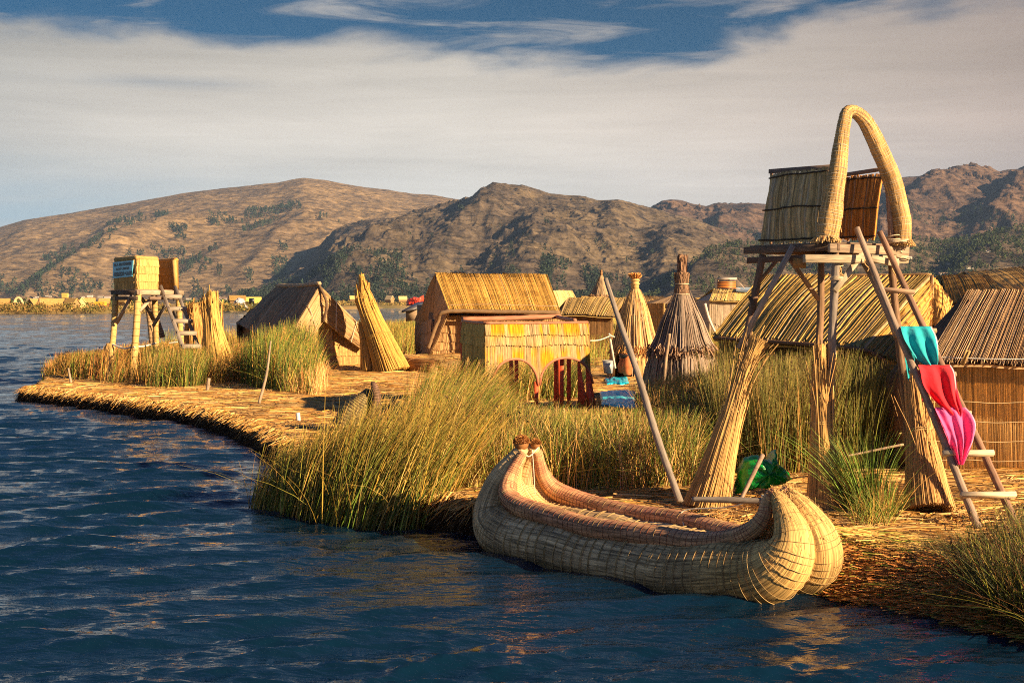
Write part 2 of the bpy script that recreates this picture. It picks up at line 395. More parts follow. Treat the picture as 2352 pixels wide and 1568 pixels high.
# ================================================================== the reed island
edge_px = [(49, 889), (90, 893), (150, 900), (225, 908), (300, 917), (400, 930), (480, 944), (540, 960), (600, 984), (650, 1012), (720, 1050),
           (850, 1100), (1000, 1140), (1100, 1160), (1300, 1172), (1500, 1190), (1700, 1215), (1850, 1232), (1950, 1240), (2080, 1268), (2200, 1300), (2352, 1345), (2700, 1440)]
edge_xy = [tuple(Pz(x, y, .45)[:2]) for x, y in edge_px]
poly = np.array(edge_xy + [(14, 11), (60, 12), (170, 100), (330, 470), (140, 470), (60, 420), (15, 320), (-3, 200), (-11, 150), (-14, 115), (-17.5, 92), (-19.5, 75), (-20.0, 65), (-19.3, 58.5), (-18.2, 54)])
def sdist(x, y, pl=None):
    pl = poly if pl is None else pl
    sh = x.shape; x = x.ravel(); y = y.ravel()
    best = np.full(x.shape, 1e18); ins = np.zeros(x.shape, bool)
    for i in range(len(pl)):
        ax, ay = pl[i]; bx, by = pl[(i + 1) % len(pl)]
        ex, ey = bx - ax, by - ay; tt = np.clip(((x - ax) * ex + (y - ay) * ey) / (ex * ex + ey * ey), 0, 1)
        dd = (x - ax - ex * tt) ** 2 + (y - ay - ey * tt) ** 2; best = np.minimum(best, dd)
        cnd = (ay > y) != (by > y)
        with np.errstate(divide='ignore', invalid='ignore'):
            xi = (bx - ax) * (y - ay) / (by - ay) + ax
        ins ^= cnd & (x < xi)
    dd = np.sqrt(best); return np.where(ins, dd, -dd).reshape(sh)
# ================================================================== water
def make_water():
    rows, cols = 1100, 560
    r = np.linspace(0, 1, rows)
    Y = 11.0 * (1500.0 / 11.0) ** (r ** 1.0)
    t = np.linspace(-1, 1, cols); t = .46 * t + .30 * t ** 5
    X = Y[:, None] * t[None, :] * 1.0; YY = np.repeat(Y[:, None], cols, 1)
    XX = X.copy(); Z = np.zeros_like(X); DX = np.zeros_like(X); DY = np.zeros_like(X)
    rng = np.random.default_rng(5)
    wind = math.radians(-80)
    step = np.gradient(Y)[:, None]
    gust = .45 + 1.1 * fbm(X / 6.0, YY / 4.0, 3, 77)
    for k in range(120):
        lam = .13 * (1.8 / .13) ** rng.random() if k > 6 else 2.5 + 3 * rng.random()
        ang = wind + rng.normal(0, .38)
        kx, ky = math.cos(ang) * 2 * math.pi / lam, math.sin(ang) * 2 * math.pi / lam
        amp = .0064 * lam ** .95 * (.5 + rng.random())
        if lam > 2.4: amp = .012 * (.5 + rng.random())
        fade = np.clip((lam / (step * 2.2)) - .6, 0, 1)
        ph = kx * X + ky * YY + rng.random() * 6.28 + 1.5 * fbm(X / 5 + k, YY / 5, 2, k)
        s, c = np.sin(ph), np.cos(ph)
        g = gust if lam < .7 else 1.0
        Z += amp * fade * g * c; DX -= .75 * amp * fade * g * s * math.cos(ang); DY -= .75 * amp * fade * g * s * math.sin(ang)
    # calmer water in the lee of the boat and the reeds
    lee = sdist(X, YY, poly); bd = np.hypot((X - 1.7) * .55, YY - 18.5); q_ = np.clip(np.minimum(-lee / 4.5, (bd - 1.2) / 4), 0, 1); q_ = .5 + .5 * q_ * q_ * (3 - 2 * q_)
    Z = Z * q_; DX = DX * q_; DY = DY * q_
    V = np.stack([XX + DX, YY + DY, Z], -1)
    idx = np.arange(rows * cols).reshape(rows, cols)
    q = np.stack([idx[:-1, :-1], idx[:-1, 1:], idx[1:, 1:], idx[1:, :-1]], -1).reshape(-1, 4)
    mb = MB(); mb.add(V.reshape(-1, 3), q, None, (0, .02, .04))
    m = bpy.data.materials.new('lake_water'); m.use_nodes = True; nt = m.node_tree; nt.nodes.clear(); t_ = NT(nt)
    tc_ = t_.n('ShaderNodeTexCoord').outputs['Object']
    mp = t_.mapping(tc_, (1.0, 2.6, 1), (0, 0, 0), (0, 0, .15))
    a1 = t_.noise(mp, 4.5, 3, .5, .5); a2 = t_.noise(mp, 1.3, 4, .55, .5); a3 = t_.noise(mp, .12, 5, .65, .3)
    b1 = t_.n('ShaderNodeBump', ins={'Height': a1}); b1.inputs['Strength'].default_value = .5; b1.inputs['Distance'].default_value = .034
    b2 = t_.n('ShaderNodeBump', ins={'Height': a2, 'Normal': b1.outputs[0]}); b2.inputs['Strength'].default_value = .5; b2.inputs['Distance'].default_value = .09
    b3 = t_.n('ShaderNodeBump', ins={'Height': a3, 'Normal': b2.outputs[0]}); b3.inputs['Strength'].default_value = .5; b3.inputs['Distance'].default_value = .5
    p = t_.n('ShaderNodeBsdfPrincipled', ins={'Normal': b3.outputs[0]})
    p.inputs['Base Color'].default_value = (.0018, .013, .030, 1); p.inputs['Roughness'].default_value = .035; p.inputs['IOR'].default_value = 1.333
    t_.n('ShaderNodeOutputMaterial', ins={0: p.outputs[0]})
    o = mb.build('water', m, loc=(0, 0, 0)); put(o, 'dark blue rippled lake water', 'water', kind='structure')
make_water()

mounds = []   # (x, y, radius, height)
def gz(x, y, sd=None):
    x = np.asarray(x, float); y = np.asarray(y, float)
    if sd is None: sd = sdist(x, y)
    wob = (fbm(x * 1.7, y * 1.7, 3, 3) - .5) * .28
    e = np.clip((sd + wob + .02) / .17, 0, 1); e = e * e * (3 - 2 * e)
    z = -.35 + .80 * e + e * ((fbm(x * .8, y * .8, 4, 8) - .5) * .16 + (fbm(x * 4, y * 4, 2, 18) - .5) * .07)
    for mx, my, mr, mh in mounds:
        z = z + e * mh * np.exp(-((x - mx) ** 2 + (y - my) ** 2) / mr ** 2)
    return z
mounds += [(P(770, 850, 66)[0], 66.5, 3.2, .22), (P(1000, 830, 71)[0], 71, 3.5, .38), (P(1200, 830, 72)[0], 72, 4, .35)]
def gpt(x, y, sink=0.0):
    return A(x, y, float(gz(np.array([x]), np.array([y]))[0]) - sink)
def make_ground():
    rows, cols = 640, 640
    Y = 12.5 * (475 / 12.5) ** np.linspace(0, 1, rows)
    t = np.linspace(-.50, .80, cols)
    X = Y[:, None] * t[None, :]; YY = np.repeat(Y[:, None], cols, 1)
    sd = sdist(X, YY); Z = gz(X, YY, sd)
    idx = np.arange(rows * cols).reshape(rows, cols)
    keep = (sd[:-1, :-1] > -.5) | (sd[1:, 1:] > -.5)
    q = np.stack([idx[:-1, :-1], idx[:-1, 1:], idx[1:, 1:], idx[1:, :-1]], -1)[keep]
    used = np.unique(q); mp = np.full(rows * cols, -1); mp[used] = np.arange(len(used))
    V = np.stack([X, YY, Z], -1).reshape(-1, 3)[used]
    k = fbm(V[:, 0] * 1.3, V[:, 1] * 1.3, 4, 31)[:, None]
    c = A(.48, .29, .10) * (.55 + .75 * k)
    wet = np.clip((.30 - V[:, 2:3]) / .4, 0, 1)          # sodden old reed below the trodden top
    c = c * (1 - wet) + A(.055, .032, .014) * wet
    mb = MB(); mb.add(V, mp[q], None, c, V)
    m = colmat('straw_ground', .9, nscale=(3, 16, 3), namp=(.55, 1.4), bump=.8, bdist=.04, coord='obj')
    o = mb.build('ground', m, loc=(0, 0, 0)); put(o, 'floating island ground of trodden golden reed', 'ground', kind='structure')
make_ground()

# ================================================================== hills
def hillmat(name, base, base2, dark, ter, tersc):
    m = bpy.data.materials.new(name); m.use_nodes = True; nt = m.node_tree; nt.nodes.clear(); t = NT(nt)
    o = t.n('ShaderNodeTexCoord').outputs['Object']
    so_ = t.n('ShaderNodeSeparateXYZ', ins={0: o})
    nb = t.noise(o, .0035, 6, .62, .4); nf = t.noise(o, .03, 5, .7, .2); nm = t.noise(t.mapping(o, (1, 1, 2.5)), .011, 5, .65, .6)
    c = t.mix(t.maprange(nb, .35, .65, 0, 1), base, base2)
    c = t.mix(t.maprange(nm, .53, .66, 0, .85), c, dark)
    fine = t.maprange(nf, .36, .64, .42, 1.4, False)
    # terrace walls: level lines broken by noise
    zz = t.math('MULTIPLY_ADD', nb, 60.0, so_.outputs[2])
    zz = t.math('MULTIPLY_ADD', nm, 25.0, zz)
    wv = t.math('FRACT', t.math('MULTIPLY', zz, tersc))
    tl = t.maprange(wv, 0.0, .3, 1.0, 0.0)
    tl = t.math('MULTIPLY', tl, t.maprange(t.noise(o, .02, 3, .6), .42, .6, 0, 1))
    fine = t.math('MULTIPLY', fine, t.math('MULTIPLY_ADD', tl, -ter, 1.0))
    fc = t.n('ShaderNodeCombineXYZ', ins={0: fine, 1: fine, 2: fine}).outputs[0]
    c = t.mix(1.0, c, fc, 'MULTIPLY')
    hgt = t.math('ADD', t.math('MULTIPLY', nf, 1.0), t.math('MULTIPLY', wv, .35))
    bp = t.n('ShaderNodeBump', ins={'Height': hgt}); bp.inputs['Strength'].default_value = .8; bp.inputs['Distance'].default_value = 9.0
    b = t.n('ShaderNodeBsdfPrincipled', ins={'Base Color': c, 'Normal': bp.outputs[0]}); b.inputs['Roughness'].default_value = .95; b.inputs['Specular IOR Level'].default_value = .1
    t.n('ShaderNodeOutputMaterial', ins={0: b.outputs[0]}); return m
class Hill:
    def __init__(s, prof, Yr, Yf, gul=.10, gsc=420., seed=1, curve=1.15, spurs=(), rock=0.0, crag=1.0, tstep=6.0):
        s.crag, s.tstep = crag, tstep
        s.x = np.array([p[0] for p in prof], float); s.y = np.array([p[1] for p in prof], float)
        s.Yr, s.Yf, s.gul, s.gsc, s.seed, s.curve, s.spurs, s.rock = Yr, Yf, gul, gsc, seed, curve, spurs, rock
    def z(s, t, f):
        """t = X/Y, f = 0 at the foot .. 1 on the ridge .. 1.4 behind"""
        px = t * F + 1176
        yr = np.interp(px, s.x, s.y)
        Yr = s.Yr
        H = (694.3 - yr) / F * Yr + CAMZ
        Y = s.Yf + (s.Yr - s.Yf) * f; X = t * Y
        g = np.where(f <= 1, np.clip(f, 0, 1) ** s.curve, 1 - .9 * (f - 1) ** 1.3)
        env = np.sin(np.pi * np.clip(f, 0, 1)) ** .8
        z = H * g
        z = z + s.gul * np.maximum(H, 40) * env * (fbm(X / s.gsc + .3 * fbm(X / s.gsc, Y / s.gsc, 2, 5), Y / (s.gsc * 2.2), 5, s.seed, True) - .62) * 2
        z = z + (.018 * H * (.35 + env)) * (fbm(X / 90., Y / 130., 4, s.seed + 9) - .5) * 2
        msk = np.clip(fbm(X / 210., Y / 210., 3, s.seed + 70) * 3 - .9, 0, 1) * np.clip(f * 6, 0, 1) * np.clip((1.02 - f) * 20, 0, 1)
        z = z + (fbm(X / 55., Y / 75., 4, s.seed + 60, True) - .62) * 13 * (.25 + env) * s.crag
        st_ = s.tstep; q_ = (z + 14 * fbm(X / 240., Y / 240., 2, s.seed + 80)) / st_; fr = q_ - np.floor(q_); z = z + msk * st_ * .8 * (fr ** 4 - fr) 
        if s.rock: 
            rk = np.clip(fbm(X / 160., Y / 160., 3, s.seed + 40) - .48, 0, 1) * 6 * np.clip((f - .35) * 2.2, 0, 1)
            z = z + s.rock * rk * (fbm(X / 34., Y / 34., 4, s.seed + 50, True) - .64) * 40
        for (px0, f0, px1, f1, hh, wd) in s.spurs:        # a spur running downhill from (px0,f0) to (px1,f1)
            fx = np.clip((f - f1) / (f0 - f1), 0, 1); cx = px1 + (px0 - px1) * fx
            dd = (px - cx) / wd
            prof_ = np.where(dd > 0, np.exp(-dd * dd * .5), np.exp(-dd * dd * 3))
            z = z + hh * prof_ * np.sin(np.pi * np.clip((f - f1 + .08) / (f0 - f1 + .16), 0, 1))
        return np.maximum(z, 1.0) if np.ndim(z) else max(z, 1.0)
    def build(s, name, label, mat, t0, t1, nt_=700, nf_=260):
        t = np.linspace(t0, t1, nt_)[None, :] * np.ones((nf_, 1)); f = (np.linspace(0, 1, nf_) ** .8 * 1.35)[:, None] * np.ones((1, nt_))
        z = s.z(t, f); z = np.where(f <= .004, .6, z)
        Y = s.Yf + (s.Yr - s.Yf) * f; X = t * Y
        idx = np.arange(nt_ * nf_).reshape(nf_, nt_)
        q = np.stack([idx[:-1, :-1], idx[:-1, 1:], idx[1:, 1:], idx[1:, :-1]], -1).reshape(-1, 4)
        mb = MB(); mb.add(np.stack([X, Y, z], -1).reshape(-1, 3), q, None, (.3, .2, .1))
        o = mb.build(name, mat, loc=(0, 0, 0)); put(o, label, 'hill', kind='structure'); return o
m_hl = hillmat('hill_grass', (.27, .18, .09), (.20, .135, .075), (.09, .065, .045), .65, .055)
m_hm = hillmat('hill_terraces', (.145, .105, .062), (.098, .072, .050), (.045, .037, .034), .8, .085)
m_hr = hillmat('hill_rocky', (.15, .092, .058), (.095, .062, .046), (.05, .036, .032), .7, .07)
HL = Hill([(-1200, 640), (-700, 560), (-300, 545), (0, 522), (60, 505), (150, 492), (300, 466), (450, 440), (560, 428), (640, 420), (672, 413), (700, 409), (740, 414), (800, 424), (870, 434), (950, 446), (1000, 449), (1065, 460), (1200, 500), (1500, 560), (1900, 640)],
          6200, 3300, crag=.35, gul=.07, gsc=520, seed=3, curve=.92, spurs=[(470, .62, 60, .02, 70, 75), (330, .75, 215, .4, 25, 60), (700, .45, 560, .1, 22, 60), (900, .6, 960, .2, 20, 70), (150, .85, 20, .6, 18, 60)])
HM = Hill([(200, 692), (430, 688), (500, 680), (600, 650), (640, 634), (680, 608), (720, 580), (742, 556), (770, 530), (800, 516), (850, 503), (900, 500), (960, 496), (1010, 480), (1070, 460), (1105, 444), (1130, 436), (1160, 433), (1210, 437), (1260, 450), (1300, 453), (1345, 454), (1372, 460), (1420, 463), (1470, 474), (1500, 480), (1600, 505), (1750, 560), (1900, 620), (2000, 680), (2300, 692)],
          3900, 2000, gul=.12, gsc=330, seed=8, curve=1.15, spurs=[(1010, .92, 780, .2, 60, 120), (1190, .97, 1010, .3, 48, 95), (1330, .8, 1150, .05, 52, 130), (1420, .95, 1400, .45, 22, 50), (1560, .8, 1520, .1, 34, 80)], rock=.5, crag=1.3)
HS = Hill([(380, 690), (470, 672), (560, 640), (620, 606), (650, 590), (668, 578), (690, 584), (720, 600), (760, 625), (860, 660), (1000, 690)], 4600, 3000, gul=.16, gsc=160, seed=21, rock=.5)
HR = Hill([(1200, 690), (1380, 600), (1480, 488), (1500, 474), (1520, 462), (1540, 459), (1565, 461), (1590, 468), (1620, 473), (1650, 466), (1680, 470), (1720, 466), (1760, 468), (1850, 455), (1960, 436), (2030, 418), (2070, 408), (2110, 406), (2150, 399), (2200, 392), (2240, 387), (2262, 392), (2290, 398), (2320, 392), (2352, 389), (2500, 370), (2900, 330), (3500, 420), (4000, 600)],
          5000, 2500, gul=.10, gsc=300, seed=14, curve=1.18, crag=1.6, spurs=[(1720, .9, 1560, .25, 50, 80), (1900, .85, 1800, .3, 60, 90), (2200, .95, 2000, .3, 75, 95), (2420, .95, 2250, .3, 80, 100), (2650, .9, 2480, .2, 80, 110)], rock=.8)
HF = Hill([(1250, 692), (1400, 676), (1480, 650), (1550, 612), (1620, 588), (1700, 566), (1800, 556), (1900, 572), (2000, 560), (2080, 545), (2160, 560), (2250, 545), (2352, 520), (2500, 500), (2800, 480), (3200, 560), (3600, 660)],
          2700, 1700, gul=.16, gsc=260, seed=33, curve=.95, spurs=[(1700, .9, 1560, .05, 26, 90), (2000, .9, 1900, .1, 24, 90), (2300, .9, 2200, .1, 24, 90)], rock=.2)
def trng(px): return (px - 1176) / F
HL.build('hills', 'broad tan grassy hill rising behind the lake', m_hl, trng(-900), trng(1800), 760, 300)
HS.build('hills', 'small rocky knoll between the two main hills', m_hm, trng(380), trng(1000), 260, 120)
HM.build('hills', 'terraced brown hill in the middle distance', m_hm, trng(200), trng(2300), 900, 380)
HR.build('hills', 'rocky reddish ridge behind the thatched roofs', m_hr, trng(1200), trng(3600), 700, 240)
HF.build('hills', 'dark wooded lower slope below the rocky ridge', m_hm, trng(1250), trng(3600), 500, 160)

# ---- far shore land
def far_shore():
    pl = np.array([(-400, 395), (-168, 425), (-110, 470), (-95, 640), (-60, 980), (80, 1050), (420, 980), (2500, 900), (3200, 3500), (-3200, 3500), (-2200, 420)], float)
    rows, cols = 150, 260
    Y = 380 * (5200 / 380) ** np.linspace(0, 1, rows); t = np.linspace(-.7, .9, cols)
    X = Y[:, None] * t; YY = np.repeat(Y[:, None], cols, 1); sd = sdist(X, YY, pl)
    Z = np.clip(sd * .2, -1.2, .9) + np.where(sd > 0, (fbm(X / 30, YY / 60, 3, 4)) * .8, 0)
    idx = np.arange(rows * cols).reshape(rows, cols)
    keep = (sd[:-1, :-1] > -12) | (sd[1:, 1:] > -12)
    q = np.stack([idx[:-1, :-1], idx[:-1, 1:], idx[1:, 1:], idx[1:, :-1]], -1)[keep]
    used = np.unique(q); mp = np.full(rows * cols, -1); mp[used] = np.arange(len(used))
    V = np.stack([X, YY, Z], -1).reshape(-1, 3)[used]
    k = fbm(V[:, 0] / 14, V[:, 1] / 50, 4, 6)[:, None]
    c = A(.36, .23, .075) * (.6 + .8 * k); gr = np.clip(fbm(V[:, 0:1] / 25, V[:, 1:2] / 60, 3, 66) * 3 - 1.4, 0, 1)
    c = c * (1 - gr) + A(.13, .12, .035) * gr
    mb = MB(); mb.add(V, mp[q], None, c, V)
    o = mb.build('far_shore_ground', M_far, loc=(0, 0, 0)); put(o, 'golden reed flats of the far shore', 'ground', kind='structure')
    return pl
far_poly = far_shore()

# ================================================================== trees on the hills (far woods)
def tree_mesh_parts(mb, base, h, wd, rng, n=26, conif=False):
    """leaf clumps through a crown volume on a short trunk"""
    x, y, z = base
    th = rng.random(n) * 6.28; u = rng.random(n)
    if conif: rr = wd * .5 * (1 - u * .8) * (rng.random(n) ** .5); zz = z + h * (.12 + .85 * u)
    else: rr = wd * .5 * np.sin(np.pi * (.12 + .83 * u)) * (rng.random(n) ** .4); zz = z + h * (.18 + .80 * u)
    c = np.stack([x + rr * np.cos(th), y + rr * np.sin(th), zz], -1)
    s = h * (.06 + .07 * rng.random(n))
    d1 = nrm(rng.normal(size=(n, 3))); d2 = nrm(np.cross(d1, rng.normal(size=(n, 3))))
    V = np.stack([c + d1 * s[:, None], c + d2 * s[:, None] * .9, c - d1 * s[:, None] * .8, c - d2 * s[:, None]], 1)
    return V
def woods(name, label, hill, samples, hr, seed, n=24, col=(.028, .042, .024)):
    rng = np.random.default_rng(seed); mb = MB(); Vs = []; Cs = []
    for px, f in samples:
        t = trng(px); Y = hill.Yf + (hill.Yr - hill.Yf) * f
        z = float(hill.z(np.array([t]), np.array([f]))[0]); h = hr[0] + (hr[1] - hr[0]) * rng.random()
        V = tree_mesh_parts(mb, (t * Y, Y, z - 1), h, h * (.45 + .35 * rng.random()), rng, n, rng.random() < .3)
        Vs.append(V); Cs.append(np.repeat((A(*col) * (.6 + .9 * rng.random()) * A(1, .85 + .3 * rng.random(), 1))[None], n, 0))
    V = np.concatenate(Vs); C = np.repeat(np.concatenate(Cs)[:, None], 4, 1) * (.8 + .4 * rng.random((len(V), 1, 1)))
    q = np.arange(len(V) * 4).reshape(-1, 4); mb.add(V.reshape(-1, 3), q, None, C.reshape(-1, 3))
    o = mb.build(name, M_tree, loc=(0, float(hill.Yf), 0), smooth=False); put(o, label, 'wood', kind='stuff')
def scat(n, px0, px1, f0, f1, seed, dens=None, slope=0.0):
    rng = np.random.default_rng(seed); out = []
    while len(out) < n:
        a = rng.random(); b = rng.random(); px = px0 + (px1 - px0) * a; f = f0 + (f1 - f0) * b + slope * a
        if dens is None or fbm(np.array([px / 38.]), np.array([f * 14.]), 3, seed)[0] > dens: out.append((px, f))
    return out
S_ = scat(150, 562, 692, .50, .60, 1) + scat(60, 480, 560, .46, .56, 2, .5) + scat(55, 320, 390, .60, .67, 3, .45) + scat(60, 245, 330, .50, .57, 4, .45) \
   + scat(60, 560, 640, .36, .46, 5, .5) + scat(330, -60, 420, .0, .24, 6, .57) + scat(70, 100, 260, .26, .44, 7, .6) + scat(430, 330, 760, .0, .28, 8, .57) + scat(60, 350, 430, .34, .42, 9, .5) + scat(90, 700, 960, .15, .45, 10, .6)
for k in range(170):   # the gully that runs down to the left
    a = random.random(); S_.append((60 + 330 * a + random.uniform(-14, 14), .03 + .52 * a + random.uniform(-.03, .03)))
woods('hillside_trees', 'dark scattered trees and plantations on the tan hill', HL, S_, (11, 20), 1, 34)
S_ = scat(800, 540, 960, .0, .32, 11, .50) + scat(150, 560, 760, .2, .5, 12, .55) + scat(600, 1240, 1480, .0, .20, 13, .44) + scat(140, 900, 1300, .0, .15, 14, .5) + scat(60, 900, 1500, .2, .6, 15, .62)
woods('hillside_trees', 'dark eucalyptus trees along the foot of the terraced hill', HM, S_, (8, 15), 2, 34)
S_ = scat(2200, 1380, 2420, .05, 1.0, 16, .47) + scat(500, 2000, 2420, .1, .9, 17, .42)
woods('hillside_trees', 'dense dark wood on the lower slope under the rocky ridge', HF, S_, (7, 12), 3, 30, (.045, .06, .022))
S_ = scat(260, 2060, 2420, .15, .5, 18, .5) + scat(80, 1550, 1760, .3, .6, 19, .58)
woods('hillside_trees', 'thin wood on the rocky ridge at the right', HR, S_, (9, 16), 4, 26)
# ================================================================== loose straw
GOLD = A(.56, .31, .085); PALE = A(.64, .44, .19); BROWN = A(.25, .13, .045); OLD = A(.15, .08, .03); GREEN = A(.13, .21, .03); DGREEN = A(.045, .075, .014); OLIVE = A(.26, .27, .045)
def pick(rng, n, table):
    w_ = np.array([t[0] for t in table], float); w_ /= w_.sum(); k = rng.choice(len(table), n, p=w_)
    c = np.array([t[1] for t in table])[k]; return c * (.48 + 1.04 * rng.random((n, 1)))
def inpoly(x, y, pl): return sdist(x, y, np.asarray(pl, float)) > 0
def straw():
    rng = np.random.default_rng(21); N = 90000
    Y = 14 * (120 / 14) ** (rng.random(N) ** 1.1); X = Y * (-.42 + .9 * rng.random(N)); sd = sdist(X, Y)
    k = (sd > .20) & (X / Y < .42); X, Y, sd = X[k], Y[k], sd[k]; N = len(X)
    L = .18 + .45 * rng.random(N); big = 1 + Y / 60
    a = (fbm(X / 2.5, Y / 2.5, 2, 51) - .5) * 5 + rng.normal(0, .55, N)
    d_ = np.stack([np.cos(a), np.sin(a) * .8, rng.normal(0, .05, N)], -1)
    z = gz(X, Y, sd); p0 = np.stack([X, Y, z + .008 + .05 * rng.random(N) ** 2], -1)
    f = np.linspace(-.5, .5, 3)[None, :, None]
    pts = p0[:, None] + d_[:, None] * (L * big)[:, None, None] * f
    zz = gz(pts[..., 0].ravel(), pts[..., 1].ravel(), sdist(pts[..., 0].ravel(), pts[..., 1].ravel())).reshape(pts.shape[:2])
    pts[..., 2] = np.maximum(pts[..., 2], zz + .008) * .6 + (zz + .02 + .04 * rng.random((N, 1)) ** 3) * .4
    side = nrm(np.cross(d_, A(0, 0, 1) + .5 * rng.normal(size=(N, 3))))
    wd = np.ones((N, 3)) * (.008 + .008 * rng.random((N, 1))) * big[:, None]; wd[:, -1] *= .5
    c = pick(rng, N, [(4, GOLD), (3, PALE), (1.6, BROWN), (.5, OLD), (.3, OLIVE)])
    mb = MB(); ribbons(mb, pts, side, wd, c, .4)
    put(mb.build('straw_litter', M_litter, loc=(0, 0, 0)), 'loose golden reed straws strewn over the island', 'straw', kind='stuff')
straw()
def bank_fringe():
    """old reeds hanging and sticking out along the cut edge"""
    rng = np.random.default_rng(22); E = np.array(edge_xy); seg = np.linalg.norm(np.diff(E, axis=0), axis=1); cum = np.concatenate(([0], np.cumsum(seg)))
    N = 42000; s = rng.random(N) * cum[-1] ; i = np.clip(np.searchsorted(cum, s) - 1, 0, len(seg) - 1); f = ((s - cum[i]) / seg[i])[:, None]
    p = E[i] * (1 - f) + E[i + 1] * f; tg = nrm(E[i + 1] - E[i]); out = np.stack([tg[:, 1], -tg[:, 0]], -1)
    sd0 = sdist(p[:, 0] + out[:, 0] * .2, p[:, 1] + out[:, 1] * .2); out = np.where((sd0 > 0)[:, None], -out, out)
    lvl = rng.random(N); inn = .22 * (1 - lvl) - .02 + rng.normal(0, .03, N)
    z0 = .06 + .42 * (1 - lvl) + rng.normal(0, .02, N); L = .12 + .34 * rng.random(N)
    b = np.concatenate([p - out * inn[:, None] * .55 + out * (.06 * lvl)[:, None], z0[:, None]], 1)
    drop = .15 + 1.0 * rng.random(N); al = rng.normal(0, .8, N)
    d_ = nrm(np.concatenate([out * (.55 + .3 * rng.random((N, 1))) + tg * al[:, None] * .7, -.12 - 1.1 * drop[:, None] * np.clip(lvl * 3, .1, 1)[:, None]], 1))
    t = np.linspace(-.25, 1, 4)[None, :, None]; pts = b[:, None] + d_[:, None] * (L[:, None, None] * t)
    pts[..., 2] -= (.35 * L * drop)[:, None] * (t[..., 0] ** 2 * np.sign(t[..., 0])); pts[..., 2] = np.maximum(pts[..., 2], -.06)
    side = nrm(np.cross(d_, rng.normal(size=(N, 3)))); wd = np.ones((N, 4)) * (.008 + .009 * rng.random((N, 1))) * (1 + p[:, 1:2] / 90); wd[:, -1] *= .4
    top = lvl < .13
    c = np.where(top[:, None], pick(rng, N, [(4, GOLD), (3, PALE), (1, BROWN)]), pick(rng, N, [(.8, BROWN * .6), (4, OLD * .5), (.25, GOLD * .5), (3, OLD * .3)]))  # weathered reeds; the shade on the bank's side is also put into their colours
    mb = MB(); ribbons(mb, pts, side, wd, c, .4)
    put(mb.build('bank_straw', M_litter, loc=(0, 0, 0)), 'ragged old reeds, darkened as if in shade, hanging over the cut edge of the island', 'straw', kind='stuff')
bank_fringe()
def right_bank():
    """the tangled heap of half-green cut reeds sloping into the water at the right"""
    rng = np.random.default_rng(23); N = 17000
    a = rng.random(N); b = rng.random(N)
    top0, top1 = Pz(1935, 1205, .5), Pz(2420, 1290, .5); bot0, bot1 = Pz(1915, 1368, 0.), Pz(2420, 1475, 0.)
    p = (top0 * (1 - a[:, None]) + top1 * a[:, None]) * (1 - b[:, None]) + (bot0 * (1 - a[:, None]) + bot1 * a[:, None]) * b[:, None]
    hump = np.sin(np.pi * np.clip(b * 1.05, 0, 1)) ** .8 * .16
    p[:, 2] = .46 * (1 - b ** 1.6) + hump * (.6 + .8 * fbm(p[:, 0] * 2, p[:, 1] * 2, 3, 2)) - .02
    low = b > .42
    ang = np.where(low, rng.normal(.1, .75, N), rng.normal(.12, .28, N))
    L = .25 + .5 * rng.random(N)
    d_ = nrm(np.stack([np.cos(ang), -np.sin(ang) * .7, rng.normal(-.02, .12, N) - .16 * b], -1))
    t = np.linspace(-.5, .5, 4)[None, :, None]; pts = p[:, None] + d_[:, None] * (L[:, None, None] * t); pts[..., 2] -= (.12 * t[..., 0] ** 2) * L[:, None] * 2
    pts[..., 2] = np.maximum(pts[..., 2], -.03)
    side = nrm(np.cross(d_, A(0, 0, 1) + .6 * rng.normal(size=(N, 3)))); wd = np.ones((N, 4)) * (.008 + .008 * rng.random((N, 1))); wd[:, -1] *= .4
    c = np.where(low[:, None], pick(rng, N, [(4, BROWN * A(2.2, 1.7, 1.3)), (1, OLD), (1.2, OLIVE), (3, GOLD), (.5, GREEN)]), pick(rng, N, [(5, PALE * A(1.1, 1.1, .85)), (1.6, OLIVE * 1.6), (2.5, GOLD), (.6, GREEN), (.4, OLD)]))
    mb = MB(); ribbons(mb, pts, side, wd, c, .4)
    # the heap's body
    u = np.linspace(0, 1, 60); v = np.linspace(0, 1, 24); U, V = np.meshgrid(u, v)
    g = (top0 * (1 - U[..., None]) + top1 * U[..., None]) * (1 - V[..., None]) + (bot0 * (1 - U[..., None]) + bot1 * U[..., None]) * V[..., None]
    g[..., 2] = .42 * (1 - V ** 1.6) + np.sin(np.pi * V) ** .8 * .14 * (.6 + .8 * fbm(g[..., 0] * 2, g[..., 1] * 2, 3, 2)) - .10
    ix = np.arange(60 * 24).reshape(24, 60); q = np.stack([ix[:-1, :-1], ix[1:, :-1], ix[1:, 1:], ix[:-1, 1:]], -1).reshape(-1, 4)
    mb.add(g.reshape(-1, 3), q, None, BROWN, g.reshape(-1, 3))
    put(mb.build('cut_reed_heap', M_litter, loc=(0, 0, 0)), 'tangled half green cut reeds heaped on the bank beside the boat', 'straw', kind='stuff')
right_bank()

